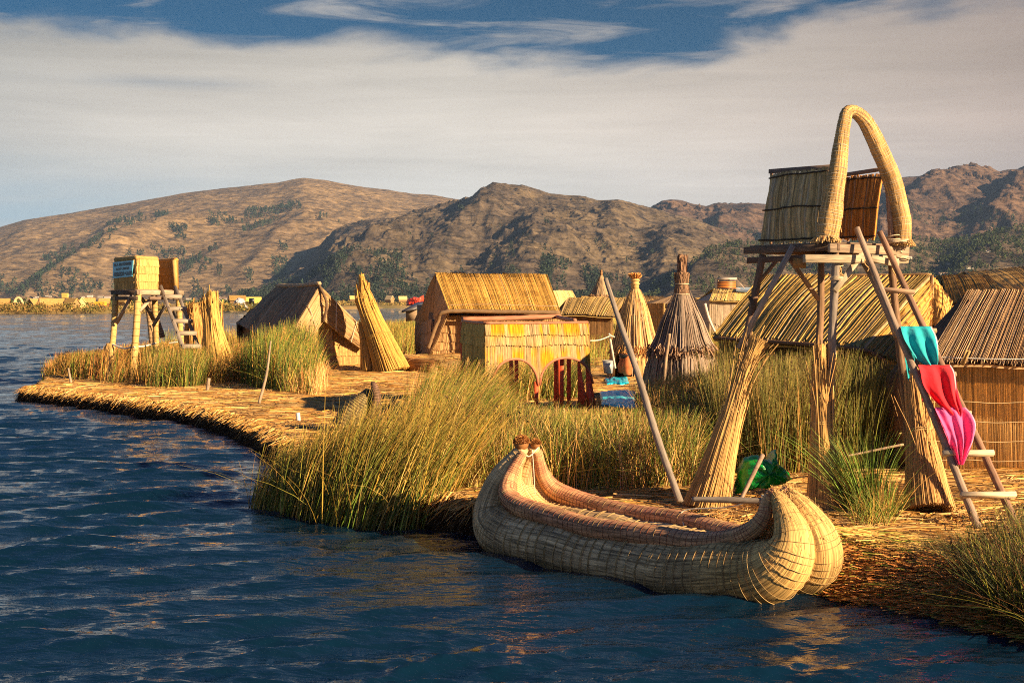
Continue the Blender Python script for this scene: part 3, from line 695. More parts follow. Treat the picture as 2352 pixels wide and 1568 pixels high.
# ================================================================== standing reeds
def reedbed(label, pl, n, h, table, lean=(.15, 0), lsd=.12, bend=.25, wd=.011, seed=1, heads=.1, z0=None, name='reeds', hvar=.35, cluster=.5, broken=.06, hf=None, seg=4, tip=None):
    rng = np.random.default_rng(seed); pl = np.asarray(pl, float); lo, hi = pl.min(0), pl.max(0); X = np.zeros(0); Y = np.zeros(0)
    while len(X) < n:
        x = lo[0] + (hi[0] - lo[0]) * rng.random(n * 2); y = lo[1] + (hi[1] - lo[1]) * rng.random(n * 2); sd_ = sdist(x, y, pl)
        wob = (fbm(x * .9, y * .9, 3, seed) - .5) * 1.0
        k = (sd_ + wob > 0) & (fbm(x * 1.9, y * 1.9, 2, seed + 5) + .5 * rng.random(len(x)) > cluster); X = np.concatenate((X, x[k])); Y = np.concatenate((Y, y[k]))
    X, Y = X[:n], Y[:n]
    z = gz(X, Y) - .05 if z0 is None else np.full(n, z0)
    if z0 is None: z = np.maximum(z, -.15)
    hs = h * (1 - hvar * rng.random(n) ** 1.3) * (.82 + .36 * fbm(X * .7, Y * .7, 2, seed + 9))
    if hf is not None: hs = hs * hf(X, Y)
    patch = fbm(X * .45, Y * .45, 3, seed + 3)[:, None]
    la = np.stack([lean[0] + rng.normal(0, lsd, n) + (patch[:, 0] - .5) * .25, lean[1] + rng.normal(0, lsd, n)], -1)
    brk = rng.random(n) < broken
    la[brk] += rng.normal(0, .7, (brk.sum(), 2)); hs[brk] *= .75
    f = np.linspace(0, 1, seg + 1)[None, :]
    hor = la[:, None, :] * (f * (1 - bend) + bend * f ** 2.4 * 1.6)[..., None] * hs[:, None, None]
    ln = np.linalg.norm(la, axis=1)
    pts = np.concatenate([np.stack([X, Y], -1)[:, None] + hor, (z[:, None] + hs[:, None] * f * (1 - .22 * np.clip(ln, 0, 1.4)[:, None] * f))[..., None]], -1)
    yaw = rng.random(n) * math.pi; side = np.stack([np.cos(yaw), np.sin(yaw), np.zeros(n)], -1)
    far = 1 + np.clip(Y - 30, 0, 400) / 45
    W = (wd * (.6 + .7 * rng.random(n)) * far)[:, None] * (1 - .75 * f ** 1.5)
    c = pick(rng, n, table)
    g = np.clip((patch - .5) * 3.2, -.6, .6)
    c = c * (1 - .35 * g * A(1, .3, .6)) * A(1.12, 1, .9)
    C = np.repeat(c[:, None], seg + 1, 1)
    if tip is not None: C = C * (1 - f[..., None] ** 1.5 * tip[0]) + A(*tip[1]) * (f[..., None] ** 1.5 * tip[0])
    mb = MB(); ribbons(mb, pts, side, W, C, .35)
    if heads:
        k = np.where(rng.random(n) < heads)[0]; p = pts[k, -1] - nrm(pts[k, -1] - pts[k, -2]) * .05 + rng.normal(0, .012, (len(k), 3)); m = len(k)
        s = (.008 + .010 * rng.random(m))[:, None] * np.sqrt(far[k])[:, None]
        V = np.stack([p + A(1, 0, 0) * s, p + A(0, 1, 0) * s, p - A(1, 0, 0) * s, p - A(0, 1, 0) * s, p + A(0, 0, 1.8) * s, p - A(0, 0, 1.4) * s], 1)
        b = (np.arange(m) * 6)[:, None, None]; tr = np.array([(0, 1, 4), (1, 2, 4), (2, 3, 4), (3, 0, 4), (1, 0, 5), (2, 1, 5), (3, 2, 5), (0, 3, 5)])[None]
        mb.add(V.reshape(-1, 3), None, (b + tr).reshape(-1, 3), np.repeat(np.broadcast_to(A(.10, .055, .022), (m, 3)), 6, 0))
    return put(mb.build(name, M_blade, loc=(float(pl[:, 0].mean()), float(pl[:, 1].mean()), 0.)), label, 'reeds', kind='stuff')
def pp(px, z=.45): return [tuple(Pz(x, y, z)[:2]) for x, y in px]
mixg = [(3.0, A(.46, .28, .05)), (3.0, OLIVE), (2.6, GREEN), (1.2, BROWN), (1.2, PALE * A(1, .95, .7)), (1.6, DGREEN)]
mixgreen = [(2, GREEN), (2, DGREEN), (2.6, OLIVE), (2.2, A(.42, .27, .07)), (.6, BROWN), (.7, PALE)]
mixdark = [(2.5, DGREEN), (1.6, A(.16, .13, .03)), (1.2, BROWN * .8), (2.6, OLIVE), (2, GREEN), (.9, GOLD * .8), (.4, OLD)]
mixbrown = [(3.2, A(.38, .20, .05)), (2, BROWN), (1.5, OLIVE * .9), (1, GREEN), (1.5, GOLD)]
# big clump standing in the water left of the boat
reedbed('tall golden green reeds leaning over the water left of the boat', pp([(575, 1160), (640, 1188), (720, 1200), (850, 1212), (1000, 1212), (1045, 1190), (1080, 1150), (1100, 1085), (1110, 1040), (950, 1035), (800, 1075), (690, 1110)], 0),
        17500, 2.15, mixg, (.30, .03), .13, .3, .0145, 1, .08, z0=-.1, hvar=.5, tip=(.5, (.40, .25, .05)), hf=lambda X, Y: np.clip(.62 + (X + 4.3) * .24, .5, 1.02) * np.clip(1.05 - (Y - 23) * .08, .5, 1.05), cluster=.42)
reedbed('dense reeds between the clump on the water and the yellow cabin', pp([(930, 1035), (1120, 1050), (1180, 1010), (1130, 955), (1010, 950), (930, 985)], .45),
        7000, 1.5, mixgreen, (.36, 0), .14, .35, .012, 2, .06, hf=lambda X, Y: np.clip(1.05 - (X + .9) * .5, .45, 1.1), cluster=.42)
reedbed('mixed dry and green reeds behind the boat', pp([(1060, 1120), (1200, 1125), (1400, 1130), (1570, 1125), (1600, 1060), (1500, 1010), (1390, 985), (1180, 985), (1090, 1040)], .45),
        15000, 1.2, [(3, OLIVE), (3.4, GREEN), (3, A(.5, .33, .08)), (1.8, PALE), (1, BROWN), (1.2, DGREEN)], (.10, 0), .22, .3, .012, 3, .03, hf=lambda X, Y: np.clip(1.15 - (Y - 24) * .065, .5, 1.15), broken=.16, cluster=.45)
reedbed('sparse bent reeds beside the left end of the boat', pp([(1030, 1165), (1105, 1178), (1130, 1100), (1080, 1080), (1040, 1110)], .1),
        1500, 1.0, [(3, GOLD), (2, PALE), (2, BROWN), (1, OLIVE)], (.2, 0), .5, .4, .011, 4, 0, broken=.5)
reedbed('thin reeds in front of the grey conical hut', pp([(1470, 1000), (1560, 1010), (1680, 1010), (1700, 940), (1640, 925), (1530, 935), (1490, 965)], .45),
        7500, 1.25, [(3, OLIVE), (3, GREEN), (4, A(.48, .32, .10)), (2, PALE)], (.10, 0), .2, .3, .012, 5, .03, broken=.14)
reedbed('tall shaded green reeds beneath the tall lookout tower', pp([(1640, 1085), (1760, 1095), (2045, 1085), (2075, 1020), (2040, 975), (1650, 980)], .45),
        19000, 2.1, mixdark, (.04, 0), .10, .2, .011, 6, .12, cluster=.4, tip=(.55, (.30, .22, .06)))
reedbed('rusty brown reeds around the far lookout tower', pp([(92, 858), (170, 872), (260, 882), (450, 888), (545, 880), (560, 850), (500, 812), (300, 800), (130, 815)], .45),
        20000, 1.5, mixbrown, (.16, 0), .16, .3, .012, 7, .06, hf=lambda X, Y: np.clip(.72 + (X + 20) * .045, .6, 1.1), cluster=.42)
reedbed('bright green reeds beside the brown left hut', pp([(560, 888), (640, 900), (725, 905), (735, 880), (700, 858), (560, 858)], .45),
        6500, 2.35, [(4, GREEN), (3, DGREEN), (2, OLIVE), (1.5, GOLD)], (.10, 0), .11, .3, .013, 8, .14, hf=lambda X, Y: np.clip(1.08 - np.abs(X + 8.9) * .24, .4, 1.1))
reedbed('pale dry reeds at the foot of the left hut', pp([(668, 902), (735, 908), (740, 880), (700, 872)], .45), 1200, 1.1, [(4, PALE), (2, GOLD), (1, OLIVE)], (.06, 0), .16, .3, .012, 9, 0)
reedbed('green reeds around the feet of the far lookout tower', pp([(330, 890), (450, 892), (460, 868), (330, 860)], .45), 2600, 1.5, mixgreen, (.1, 0), .14, .3, .012, 10, .1)
reedbed('reeds beside the water behind the two brown huts', [(-19, 72), (-16, 70), (-12, 78), (-6.5, 78), (-5, 84), (-4, 120), (-9, 140), (-13, 112), (-17, 90)], 15000, 1.75, [(3, OLIVE), (3, A(.42, .27, .06)), (1.6, GREEN), (1.2, BROWN)], (.08, 0), .14, .3, .011, 11, .04)
reedbed('golden green reed marsh between the huts', [(2.3, 66), (6, 62), (16, 56), (26, 64), (40, 120), (24, 150), (2, 120), (1.8, 80)], 22000, 1.4, [(3, OLIVE), (3.5, A(.44, .29, .06)), (1.6, GREEN), (1, BROWN)], (.06, 0), .16, .3, .011, 12, .03, cluster=.4)
reedbed('far reed marsh running to the lake shore', [(-8, 152), (-2, 130), (30, 150), (60, 150), (140, 300), (200, 460), (70, 420), (18, 318), (-2, 198)], 16000, 1.4, [(3, OLIVE), (4, A(.46, .31, .07)), (1, GREEN)], (.05, 0), .14, .3, .014, 13, 0, cluster=.3, seg=2)
reedbed('dark spiky reeds in the water under the ladder', pp([(2215, 1395), (2250, 1425), (2352, 1460), (2440, 1480), (2440, 1360), (2352, 1350), (2270, 1360)], 0),
        4600, 1.15, [(4, DGREEN * .7), (4, OLD * .5), (1.6, GREEN), (1.6, OLIVE), (.8, BROWN)], (-.02, 0), .24, .3, .0085, 14, .05, z0=-.05, broken=.12, hf=lambda X, Y: np.clip(.75 + (X - 4.9) * .35, .55, 1.2))
reedbed('short stiff sedge tufts on the trodden bank', pp([(1960, 1205), (2030, 1215), (2060, 1190), (1990, 1180)], .45), 380, .5, [(3, OLIVE), (2, GREEN), (2, GOLD)], (0, 0), .5, .3, .009, 15, 0)
def tuft(label, c, n, h, spread, table, seed, rad=.12, lean=(0, 0), wd=.011):
    rng = np.random.default_rng(seed); th = rng.random(n) * 6.28; r = rad * np.sqrt(rng.random(n)); b = np.stack([c[0] + r * np.cos(th), c[1] + r * np.sin(th), np.full(n, c[2] - .03)], -1)
    la = np.stack([np.cos(th), np.sin(th)], -1) * (spread * rng.random((n, 1)) * (r / rad)[:, None]) + A(*lean) + rng.normal(0, .06, (n, 2))
    hs = h * (.5 + .5 * rng.random(n)); f = np.linspace(0, 1, 6)[None]
    pts = np.concatenate([b[:, None, :2] + la[:, None] * (f * .7 + .5 * f ** 2.3)[..., None] * hs[:, None, None], (b[:, 2:3] + hs[:, None] * (f - .12 * f ** 3))[..., None]], -1)
    yaw = rng.random(n) * 3.14; side = np.stack([np.cos(yaw), np.sin(yaw), 0 * yaw], -1); W = wd * (.6 + .6 * rng.random((n, 1))) * (1 - .8 * f ** 2)
    mb = MB(); ribbons(mb, pts, side, W, pick(rng, n, table)); put(mb.build('reeds', M_blade, loc=c), label, 'reeds', kind='stuff')
tuft('bright green tuft of reeds fanning out beside the middle bundle', Pz(1985, 1180, .45), 420, 1.45, .75, [(4, GREEN * 1.5), (2, OLIVE), (1, DGREEN), (1, GOLD)], 31, .22, (-.22, 0))
tuft('a few long green stems standing near the ladder', Pz(2030, 1190, .45), 120, .9, .7, [(2, GREEN), (2, GOLD)], 32, .2, (.05, 0))

reedbed('green reeds growing behind and through the yellow cabin', [(-1.0, 43.5), (.9, 44.5), (1.9, 44.8), (2.4, 47), (-.8, 47)], 3200, 1.35, mixgreen, (.12, 0), .2, .3, .013, 16, .03)
reedbed('thin reeds along the front foot of the yellow cabin', pp([(1080, 985), (1180, 985), (1300, 985), (1380, 980), (1380, 972), (1200, 972), (1080, 960)], .45), 900, .75, mixgreen, (.25, 0), .25, .3, .012, 17, 0)
# ================================================================== reed boat
STRAWB = A(.58, .43, .24)
def boat():
    Aw = A(-.10, 20.95); Bw = A(3.52, 16.52)                     # axis ends on the water, far left and near right
    L = np.linalg.norm(Bw - Aw); ax = (Bw - Aw) / L; lat = A(-ax[1], ax[0])   # lat points to the far right side
    if lat[1] < 0: lat = -lat
    def W(a, l, z): return np.stack([Aw[0] + ax[0] * a + lat[0] * l, Aw[1] + ax[1] * a + lat[1] * l, z], -1) if np.ndim(a) else A(Aw[0] + ax[0] * a + lat[0] * l, Aw[1] + ax[1] * a + lat[1] * l, z)
    root = thing('reed_boat', 'two hulled reed boat with high curled prows moored on the water', 'boat', W(L / 2, 0, 0))
    s = L / 6.6
    hull = A((.62, .10, 1.40, .085), (.46, .15, 1.22, .12), (.28, .20, .98, .19), (.16, .26, .72, .235), (.17, .32, .42, .31), (.46, .37, .22, .395), (1.1, .41, .13, .45), (2.2, .42, .10, .46), (3.3, .42, .08, .46),
             (4.4, .41, .09, .46), (5.3, .38, .16, .45), (5.98, .33, .29, .40), (6.36, .28, .49, .33), (6.45, .22, .74, .245), (6.33, .18, .98, .165), (6.16, .145, 1.15, .11), (6.06, .13, 1.23, .07))
    gun = A((.66, .12, 1.34, .07), (.60, .20, 1.18, .085), (.56, .30, .98, .11), (.66, .42, .78, .135), (1.0, .52, .66, .145), (1.6, .56, .60, .145), (2.5, .57, .57, .145), (3.3, .56, .55, .145), (4.2, .54, .53, .145),
            (5.0, .46, .56, .14), (5.5, .36, .66, .125), (5.80, .27, .80, .11), (5.93, .20, .96, .095), (5.94, .16, 1.11, .08), (5.98, .13, 1.22, .065), (6.06, .12, 1.25, .055))
    for sgn, lab in ((-1, None), (1, None)):
        h = spline(hull, 90); a = h[:, 0] * s; jig = .012 * np.sin(a * 3.1 + sgn)
        pts = W(a, sgn * h[:, 1] + jig, h[:, 2] + .012 * np.sin(a * 4.3))
        mb = MB(); tube(mb, pts, h[:, 3] * (1 + .02 * np.sin(a * 7)), 120, STRAWB)
        rel = pts[:, None, :]; vv = mb.v[0][:90 * 120].reshape(90, 120, 3); th_ = np.arange(120)[None, :] + 3.0 * fbm(np.repeat(a[:, None], 120, 1) * .8, np.repeat(np.arange(120.)[None], 90, 0) * .2, 2, 3)
        rr_ = .030 * (fbm(th_ * .9, np.repeat(a[:, None], 120, 1) * .35, 3, 12 + sgn) - .5) + .035 * (fbm(np.repeat(a[:, None], 120, 1) * 2.2, th_ * .12, 3, 15) - .5); mb.v[0][:90 * 120] = (rel + (vv - rel) * (1 + rr_[..., None] * 1.6)).reshape(-1, 3)
        v = mb.v[0]; n = np.clip(fbm(mb.st[0][:, 0] * 1.2, np.arctan2(mb.st[0][:, 1], mb.st[0][:, 2]) * 14, 4, 6 + sgn) * 1.7 - .35, 0, 1)
        stain = np.clip((fbm(mb.st[0][:, 0] * 1.3, v[:, 2] * 3, 4, 9 + sgn) - .40) * 3.4, 0, 1)[:, None] * np.clip(1.1 - v[:, 2:3] * 1.1, 0, 1)
        wet = np.clip((.10 - v[:, 2:3]) / .08, 0, 1) * .6
        warm = np.clip((mb.st[0][:, 0:1] / s - 5.2) / 1.8, 0, 1)  # sunlight on the right prow, put into the reed colour
        c = mb.c[0] * (.75 + .5 * n[:, None]); c = c * (1 - warm * .8) + A(.62, .40, .13) * (.75 + .5 * n[:, None]) * warm * .8
        c = c * (1 - .65 * stain) + A(.12, .085, .05) * .65 * stain; c = c * (1 - wet) + A(.12, .09, .035) * wet; mb.c[0] = c
        hp = mb.build('hull', M_hull, root)
        # binding cord wound round the hull
        mb = MB(); cum = np.concatenate(([0], np.cumsum(np.linalg.norm(np.diff(pts, axis=0), axis=1)))); nb = 215
        tgs = nrm(np.gradient(pts, axis=0))
        for k in range(nb):
            dd = cum[-1] * (k + .5) / nb + random.uniform(-.012, .012); ii = min(np.searchsorted(cum, dd), len(pts) - 1)
            fr = h[ii, 0] * s
            if 1.0 < fr < 5.2 or k % 2 == 0:
                ring(mb, pts[ii], nrm(tgs[ii] + RNG.normal(0, .02, 3)), h[ii, 3] * (1.022 if fr < 5.2 else 1.035), .0030 + .0018 * random.random(), A(.42, .28, .12) * random.uniform(.7, 1.5), 48, 4, tilt=random.uniform(-.008, .008))
        mb.build('binding', M_rope, hp)
        g = spline(gun, 110); a = g[:, 0] * s
        pts = W(a, sgn * g[:, 1] + .018 * np.sin(a * 2.1 + sgn), g[:, 2] + .03 * np.sin(a * 2.3 + sgn * .6) * np.clip((a - 1) * .6, 0, 1) * np.clip((5.2 - a) * .6, 0, 1))
        mb = MB(); tube(mb, pts, g[:, 3], 28, A(.56, .33, .17)); n = fbm(mb.st[0][:, 0] * 3, mb.st[0][:, 1] * 20, 4, 66)[:, None]
        red = np.clip(fbm(mb.st[0][:, 0] * 1.5, mb.st[0][:, 2] * 9, 3, 5 + sgn) * 2.6 - .8, 0, 1)[:, None]
        mb.c[0] = (mb.c[0] * (1 - red * .6) + A(.40, .17, .11) * red * .6) * (.75 + .5 * n)
        gp = mb.build('gunwale', M_hull, root)
        mb = MB(); cum = np.concatenate(([0], np.cumsum(np.linalg.norm(np.diff(pts, axis=0), axis=1)))); nb = 150; tgs = nrm(np.gradient(pts, axis=0))
        for k in range(nb):
            dd = cum[-1] * (k + .5) / nb; ii = min(np.searchsorted(cum, dd), len(pts) - 1)
            ring(mb, pts[ii], tgs[ii], g[ii, 3] * 1.01, .0036, (A(.36, .13, .08) if (k // 3) % 3 else A(.60, .42, .2)) * random.uniform(.7, 1.2), 26, 4)
        mb.build('binding', M_rope, gp)
    # inner floor between the gunwales, climbing into both prows
    ctrl = A((.64, .08, 1.30), (.52, .14, 1.10), (.50, .26, .86), (.70, .42, .62), (1.2, .50, .50), (2.2, .52, .46), (3.4, .52, .44), (4.6, .48, .44), (5.3, .36, .52), (5.75, .24, .68), (5.93, .15, .90), (5.97, .11, 1.14))
    cs = spline(ctrl, 90); m = 17; V = []
    for k in range(len(cs)):
        for j in range(m):
            l = (j / (m - 1) * 2 - 1); V.append(W(cs[k, 0] * s + (.10 * (1 - l * l) * (-1 if cs[k, 0] < .8 and k < 30 else 0)), l * cs[k, 1], cs[k, 2] + .05 * abs(math.sin(l * 3.14)) - .07 * (1 - l * l)))
    ix = np.arange(len(cs) * m).reshape(len(cs), m); q = np.stack([ix[:-1, :-1], ix[:-1, 1:], ix[1:, 1:], ix[1:, :-1]], -1).reshape(-1, 4)
    st = np.zeros((len(V), 3)); st[:, 0] = np.repeat(cs[:, 0] + np.arange(len(cs)) * .02, m); st[:, 1] = np.tile(np.arange(m) * .06, len(cs))
    mb = MB(); mb.add(V, q, None, A(.62, .45, .22), st); fl = mb.build('deck', M_hull, root)
    mb = MB()
    for k in range(2, len(cs) - 2, 1):
        p = np.array(V[k * m:(k + 1) * m]) + A(0, 0, .008); tube(mb, p, .004, 4, A(.50, .32, .14) * random.uniform(.7, 1.2))
    mb.build('binding', M_rope, fl)
    # tufted knobs of the left prow and frayed ends of the right one
    rng = np.random.default_rng(3)
    for (a, l, z, r) in ((.60, -.12, 1.47, .125), (.66, .10, 1.45, .085)):
        c = W(a * s, l, z); N = 1100; dr = nrm(rng.normal(size=(N, 3))); dr[:, 2] = np.abs(dr[:, 2]) * .9 + dr[:, 2] * .1
        dr = nrm(dr); p0 = c + dr * r * .55; p1 = c + dr * r * (.9 + .18 * rng.random((N, 1)))
        mb = MB(); ribbons(mb, np.stack([p0, (p0 + p1) / 2 + rng.normal(0, .004, (N, 3)), p1], 1), nrm(np.cross(dr, rng.normal(size=(N, 3)))), np.full((N, 3), .010), A(.42, .21, .07) * (.6 + .8 * rng.random((N, 1))))
        th = np.linspace(-.5, .5, 9) * np.pi; tube(mb, c + np.stack([0 * th, 0 * th, np.sin(th) * r * .85], -1), np.cos(th) * r * .85 + .002, 16, A(.26, .13, .05))
        mb.build('prow_knob', M_litter, root)
    for sgn in (-1, 1):
        c = W(6.05 * s, sgn * .13, 1.24); N = 120; dr = nrm(np.stack([*(ax * -.5), .8], 0) + rng.normal(0, .45, (N, 3)))
        p0 = c + rng.normal(0, .03, (N, 3)); L_ = (.03 + .05 * rng.random((N, 1)))
        mb = MB(); ribbons(mb, np.stack([p0, p0 + dr * L_ * .5, p0 + dr * L_ - A(0, 0, .01)], 1), nrm(np.cross(dr, rng.normal(size=(N, 3)))), np.full((N, 3), .008), A(.55, .36, .14) * (.6 + .7 * rng.random((N, 1))))
        put(mb.build('frayed_tip', M_litter, root), kind='stuff')
    # loose fibres on the nose of the hulls
    for sgn in (-1, 1):
        N = 260; k = rng.integers(66, 88, N); h = spline(hull, 90); th = rng.random(N) * 6.28
        c = W(h[k, 0] * s, sgn * h[k, 1], h[k, 2]); tg_ = nrm(np.gradient(W(h[:, 0] * s, sgn * h[:, 1], h[:, 2]), axis=0))[k]
        a1 = nrm(np.cross(tg_, A(*lat, 0))); a2 = np.cross(tg_, a1); rad = a1 * np.cos(th)[:, None] + a2 * np.sin(th)[:, None]
        p0 = c + rad * h[k, 3:4]; dr = nrm(tg_ * rng.choice([-1, 1], (N, 1)) + rad * .25 + rng.normal(0, .25, (N, 3))); L_ = .03 + .06 * rng.random((N, 1))
        mb = MB(); ribbons(mb, np.stack([p0, p0 + dr * L_ * .5 + rad * .006, p0 + dr * L_], 1), nrm(np.cross(dr, rad)), np.full((N, 3), .005), A(.58, .40, .18) * (.6 + .7 * rng.random((N, 1))))
        put(mb.build('loose_fibre', M_litter, root), kind='stuff')
    # cords tied on the gunwales and to the left prow
    mb = MB(); c = W(.63 * s, 0.02, 1.36); rope(mb, [c + A(.03, -.1, .02), c + A(.05, -.12, -.25), c + A(.07, -.11, -.62)], .006, A(.75, .68, .55))
    rope(mb, [c + A(-.14, -.1, 0), c + A(-.02, -.16, -.07), c + A(.12, -.05, .05)], .008, A(.75, .68, .55)); mb.build('tie_cord', M_rope, root)
    return W, s
BW, BS = boat()
# mooring rope and the log it is tied to
mb = MB(); p0 = BW(3.6 * BS, .54, .70); p1 = P(1755, 1143, 18.2)
rope(mb, [BW(3.75 * BS, .40, .55), p0 + A(0, 0, .03), p0 * .45 + p1 * .55 - A(0, 0, .03), p1], .009, A(.66, .60, .48))
rope(mb, [p1, p1 + A(.05, .02, -.08), p1 + A(.02, -.05, -.20), p1 + A(.08, -.05, -.26)], .007, A(.66, .6, .48)); ring(mb, p1 - A(.02, 0, .03), A(1, .05, 0), .065, .012, A(.66, .6, .48))
put(mb.build('mooring_rope', M_rope), 'pale mooring rope tied from the boat to a log on the bank', 'rope')
def pole(label, pts, r, col, name='wooden_pole', cat='pole', mat=None, group=None, n=14, wob=.12, sides=9):
    mb = MB(); tube(mb, spline(pts, n * (len(pts) - 1)), np.interp(np.linspace(0, 1, n * (len(pts) - 1)), np.linspace(0, 1, len(r)), r), sides, col, wob=wob, jc=.25)
    return put(mb.build(name, mat or M_wood, loc=pts[0]), label, cat, group)
GREYW = A(.24, .195, .16); BRNW = A(.22, .13, .075); DARKW = A(.10, .065, .045); PALEW = A(.46, .36, .24)
pole('round grey log lying on the bank behind the boat', [P(1590, 1146, 18.5), P(1690, 1148, 18.3), P(1800, 1152, 18.1)], [.036, .042, .042], GREYW, 'log', 'log')
pole('long bare leaning pole standing in the reeds behind the boat', [P(1562, 1152, 20.4), P(1508, 1000, 20.9), P(1462, 850, 21.5), P(1420, 730, 22.0), P(1391, 640, 22.3)], [.052, .055, .05, .042, .036], GREYW)
pole('short pale stake leaning against the green plastic bag', [P(1700, 1150, 20.2), P(1752, 1044, 20.6)], [.03, .034], A(.30, .2, .14))
pole('thin stake standing on the trodden bank near the green reeds', [P(595, 926, 41), P(612, 860, 41.2), P(622, 783, 41.3)], [.045, .04, .022], A(.34, .25, .17), 'stake', 'stake')
pole('short weathered stake at the edge of the far bank', [P(163, 879, 52), P(157, 845, 52)], [.05, .03], A(.34, .25, .17), 'stake', 'stake')
pole('short round stump standing on the bank below the hut path', [P(476, 898, 49), P(480, 868, 49)], [.06, .06], A(.34, .25, .17), 'stake', 'stake')
pole('white plastic stub sticking up from the trodden straw', [P(686, 970, 36.5), P(684, 948, 36.5)], [.055, .055], A(.8, .78, .74), 'pipe_stub', 'pipe', M_metal)
pole('bare vertical stick in front of the grey conical hut', [P(1524, 912, 43), P(1528, 840, 43), P(1538, 766, 43)], [.04, .05, .045], A(.36, .24, .15), 'stake', 'stake')
pole('pale stick standing in the marsh behind the conical huts', [P(1642, 762, 60), P(1628, 730, 60), P(1619, 697, 60)], [.05, .06, .06], A(.62, .55, .45), 'stake', 'stake')
pole('white topped stick at the doorway of the pale conical hut', [P(1413, 846, 55), P(1405, 800, 55), P(1400, 768, 55)], [.045, .045, .04], A(.6, .5, .38), 'stake', 'stake')
pole('thin rail of bamboo lying across the shaded reeds', [P(1940, 1048, 23.5), P(2075, 1020, 23.5)], [.02, .02], A(.4, .28, .18), 'cane', 'pole')
mb = MB(); rope(mb, [P(1345, 782, 53), P(1375, 781, 54), P(1402, 771, 55)], .022, A(.7, .62, .5)); rope(mb, [P(1398, 766, 54.9), P(1404, 771, 54.9), P(1412, 774, 54.9)], .03, A(.75, .68, .55))
put(mb.build('cord', M_rope), 'pale cord strung from the stick at the conical hut doorway', 'rope')

# ================================================================== bundles
def bundle(label, axis, prof, n, col, ties, seed, group=None, name='reed_bundle', wd=.012, cvar=.35, core=True, spike=.25, base=None, fray=0.06):
    """axis: list of points bottom to top; prof: (f, radius) ; loose stems following it"""
    axis = [np.asarray(axis[0]) - nrm(np.asarray(axis[1]) - np.asarray(axis[0])) * .14 * min(1.5, prof[0][1] / .38), *axis[1:]]
    rng = np.random.default_rng(seed); K = 12; f = np.linspace(0, 1, K); ctrl = spline(axis, 60); ac = ctrl[(f * 59).astype(int)]
    R = np.interp(f, [p[0] for p in prof], [p[1] for p in prof]); tg = nrm(np.gradient(ac, axis=0))
    s1 = nrm(np.cross(tg, A(0, 1, .01))); s2 = np.cross(s1, tg)
    th = rng.random(n) * 6.28; rr = np.sqrt(.45 + .55 * rng.random(n)); st_ = rng.random(n) * .10; en = 1 - spike * rng.random(n) ** 1.2
    ff = st_[:, None] * 0 + np.linspace(0, 1, K)[None] * en[:, None]
    tw = rng.normal(0, .25, n)[:, None] * ff
    def at(F_): 
        i = np.clip(F_ * (K - 1), 0, K - 1.001); k = i.astype(int); g = (i - k)[..., None]
        L = lambda Z: Z[k] * (1 - g) + Z[k + 1] * g
        return L(ac), L(s1), L(s2), (R[k] * (1 - g[..., 0]) + R[k + 1] * g[..., 0])
    c, a1, a2, r = at(ff); ang = th[:, None] + tw
    pts = c + a1 * (np.cos(ang) * r * rr[:, None])[..., None] + a2 * (np.sin(ang) * r * rr[:, None])[..., None] + rng.normal(0, .004 + fray * .05, (n, 1, 3)) * (1 + 0 * ff[..., None])
    loose = rng.random(n) < fray
    pts[loose] += (np.linspace(0, 1, K) ** 2)[None, :, None] * rng.normal(0, .12, (loose.sum(), 1, 3))
    rad = nrm(a1 * np.cos(ang)[..., None] + a2 * np.sin(ang)[..., None]); t3 = nrm(np.gradient(pts, axis=1)); side = nrm(np.cross(t3, rad))
    cc = np.asarray(col) * (1 + cvar * (rng.random((n, 1)) * 2 - 1)) * A(1, 1, 1)
    mb = MB(); ribbons(mb, pts, side, wd * (.6 + .8 * rng.random((n, 1))) * np.ones((n, K)), cc, .6)
    if core: tube(mb, ac[1:-1], R[1:-1] * np.interp(f[1:-1], [0, .2, 1], [.3, .74, .74]), 18, np.asarray(col) * .55)
    base = axis[0] if base is None else base
    root = thing(name, label, 'reed bundle', base, group)
    mb.build('stems', M_reed, root)
    if ties:
        for t in ties:
            mb = MB()
            c_, b1, b2, r_ = at(np.array([t])); ax_ = nrm(at(np.array([min(t + .03, 1)]))[0][0] - at(np.array([t - .03]))[0][0])
            for o_ in (-.018, 0.0, .018): ring(mb, c_[0] + ax_ * (o_ + .004 * random.random()), nrm(ax_ + RNG.normal(0, .05, 3)), r_[0] * 1.06, .010, np.asarray(col) * .95, 22, 5)
            mb_k = c_[0] + b1[0] * r_[0] * 1.1
            for _ in range(3): rope(mb, [mb_k, mb_k + A(random.uniform(-.12, .02), -.03, random.uniform(-.1, .04))], .006, np.asarray(col) * 1.1, 5)
            mb.build('tie', M_rope, root)
    return root
SB = A(.52, .34, .13)
bundle('leaning broom shaped bundle tied round the left leg of the tall tower', [P(1628, 1152, 21.3), P(1672, 985, 21.5), P(1712, 850, 21.7), P(1745, 780, 21.8)], [(0, .37), (.12, .29), (.25, .22), (.42, .140), (.6, .105), (.8, .085), (.87, .085), (1, .18)], 1500, SB, [.43, .72, .80], 1)
bundle('upright bundle with its foot spread out round the middle leg of the tall tower', [P(1900, 1168, 20.8), P(1890, 1040, 20.9), P(1885, 900, 21.0), P(1882, 790, 21.1)], [(0, .33), (.15, .26), (.32, .18), (.5, .135), (.7, .10), (1, .065)], 1300, SB * A(1.05, 1.02, 1), [.36, .50, .66], 2)
bundle('reddish straw bundle standing against the tower beside the ladder', [P(2132, 1152, 20.6), P(2120, 1050, 20.9), P(2108, 950, 21.2), P(2098, 850, 21.5)], [(0, .37), (.2, .29), (.45, .20), (.7, .16), (1, .13)], 1300, A(.55, .34, .14), [.52], 3)
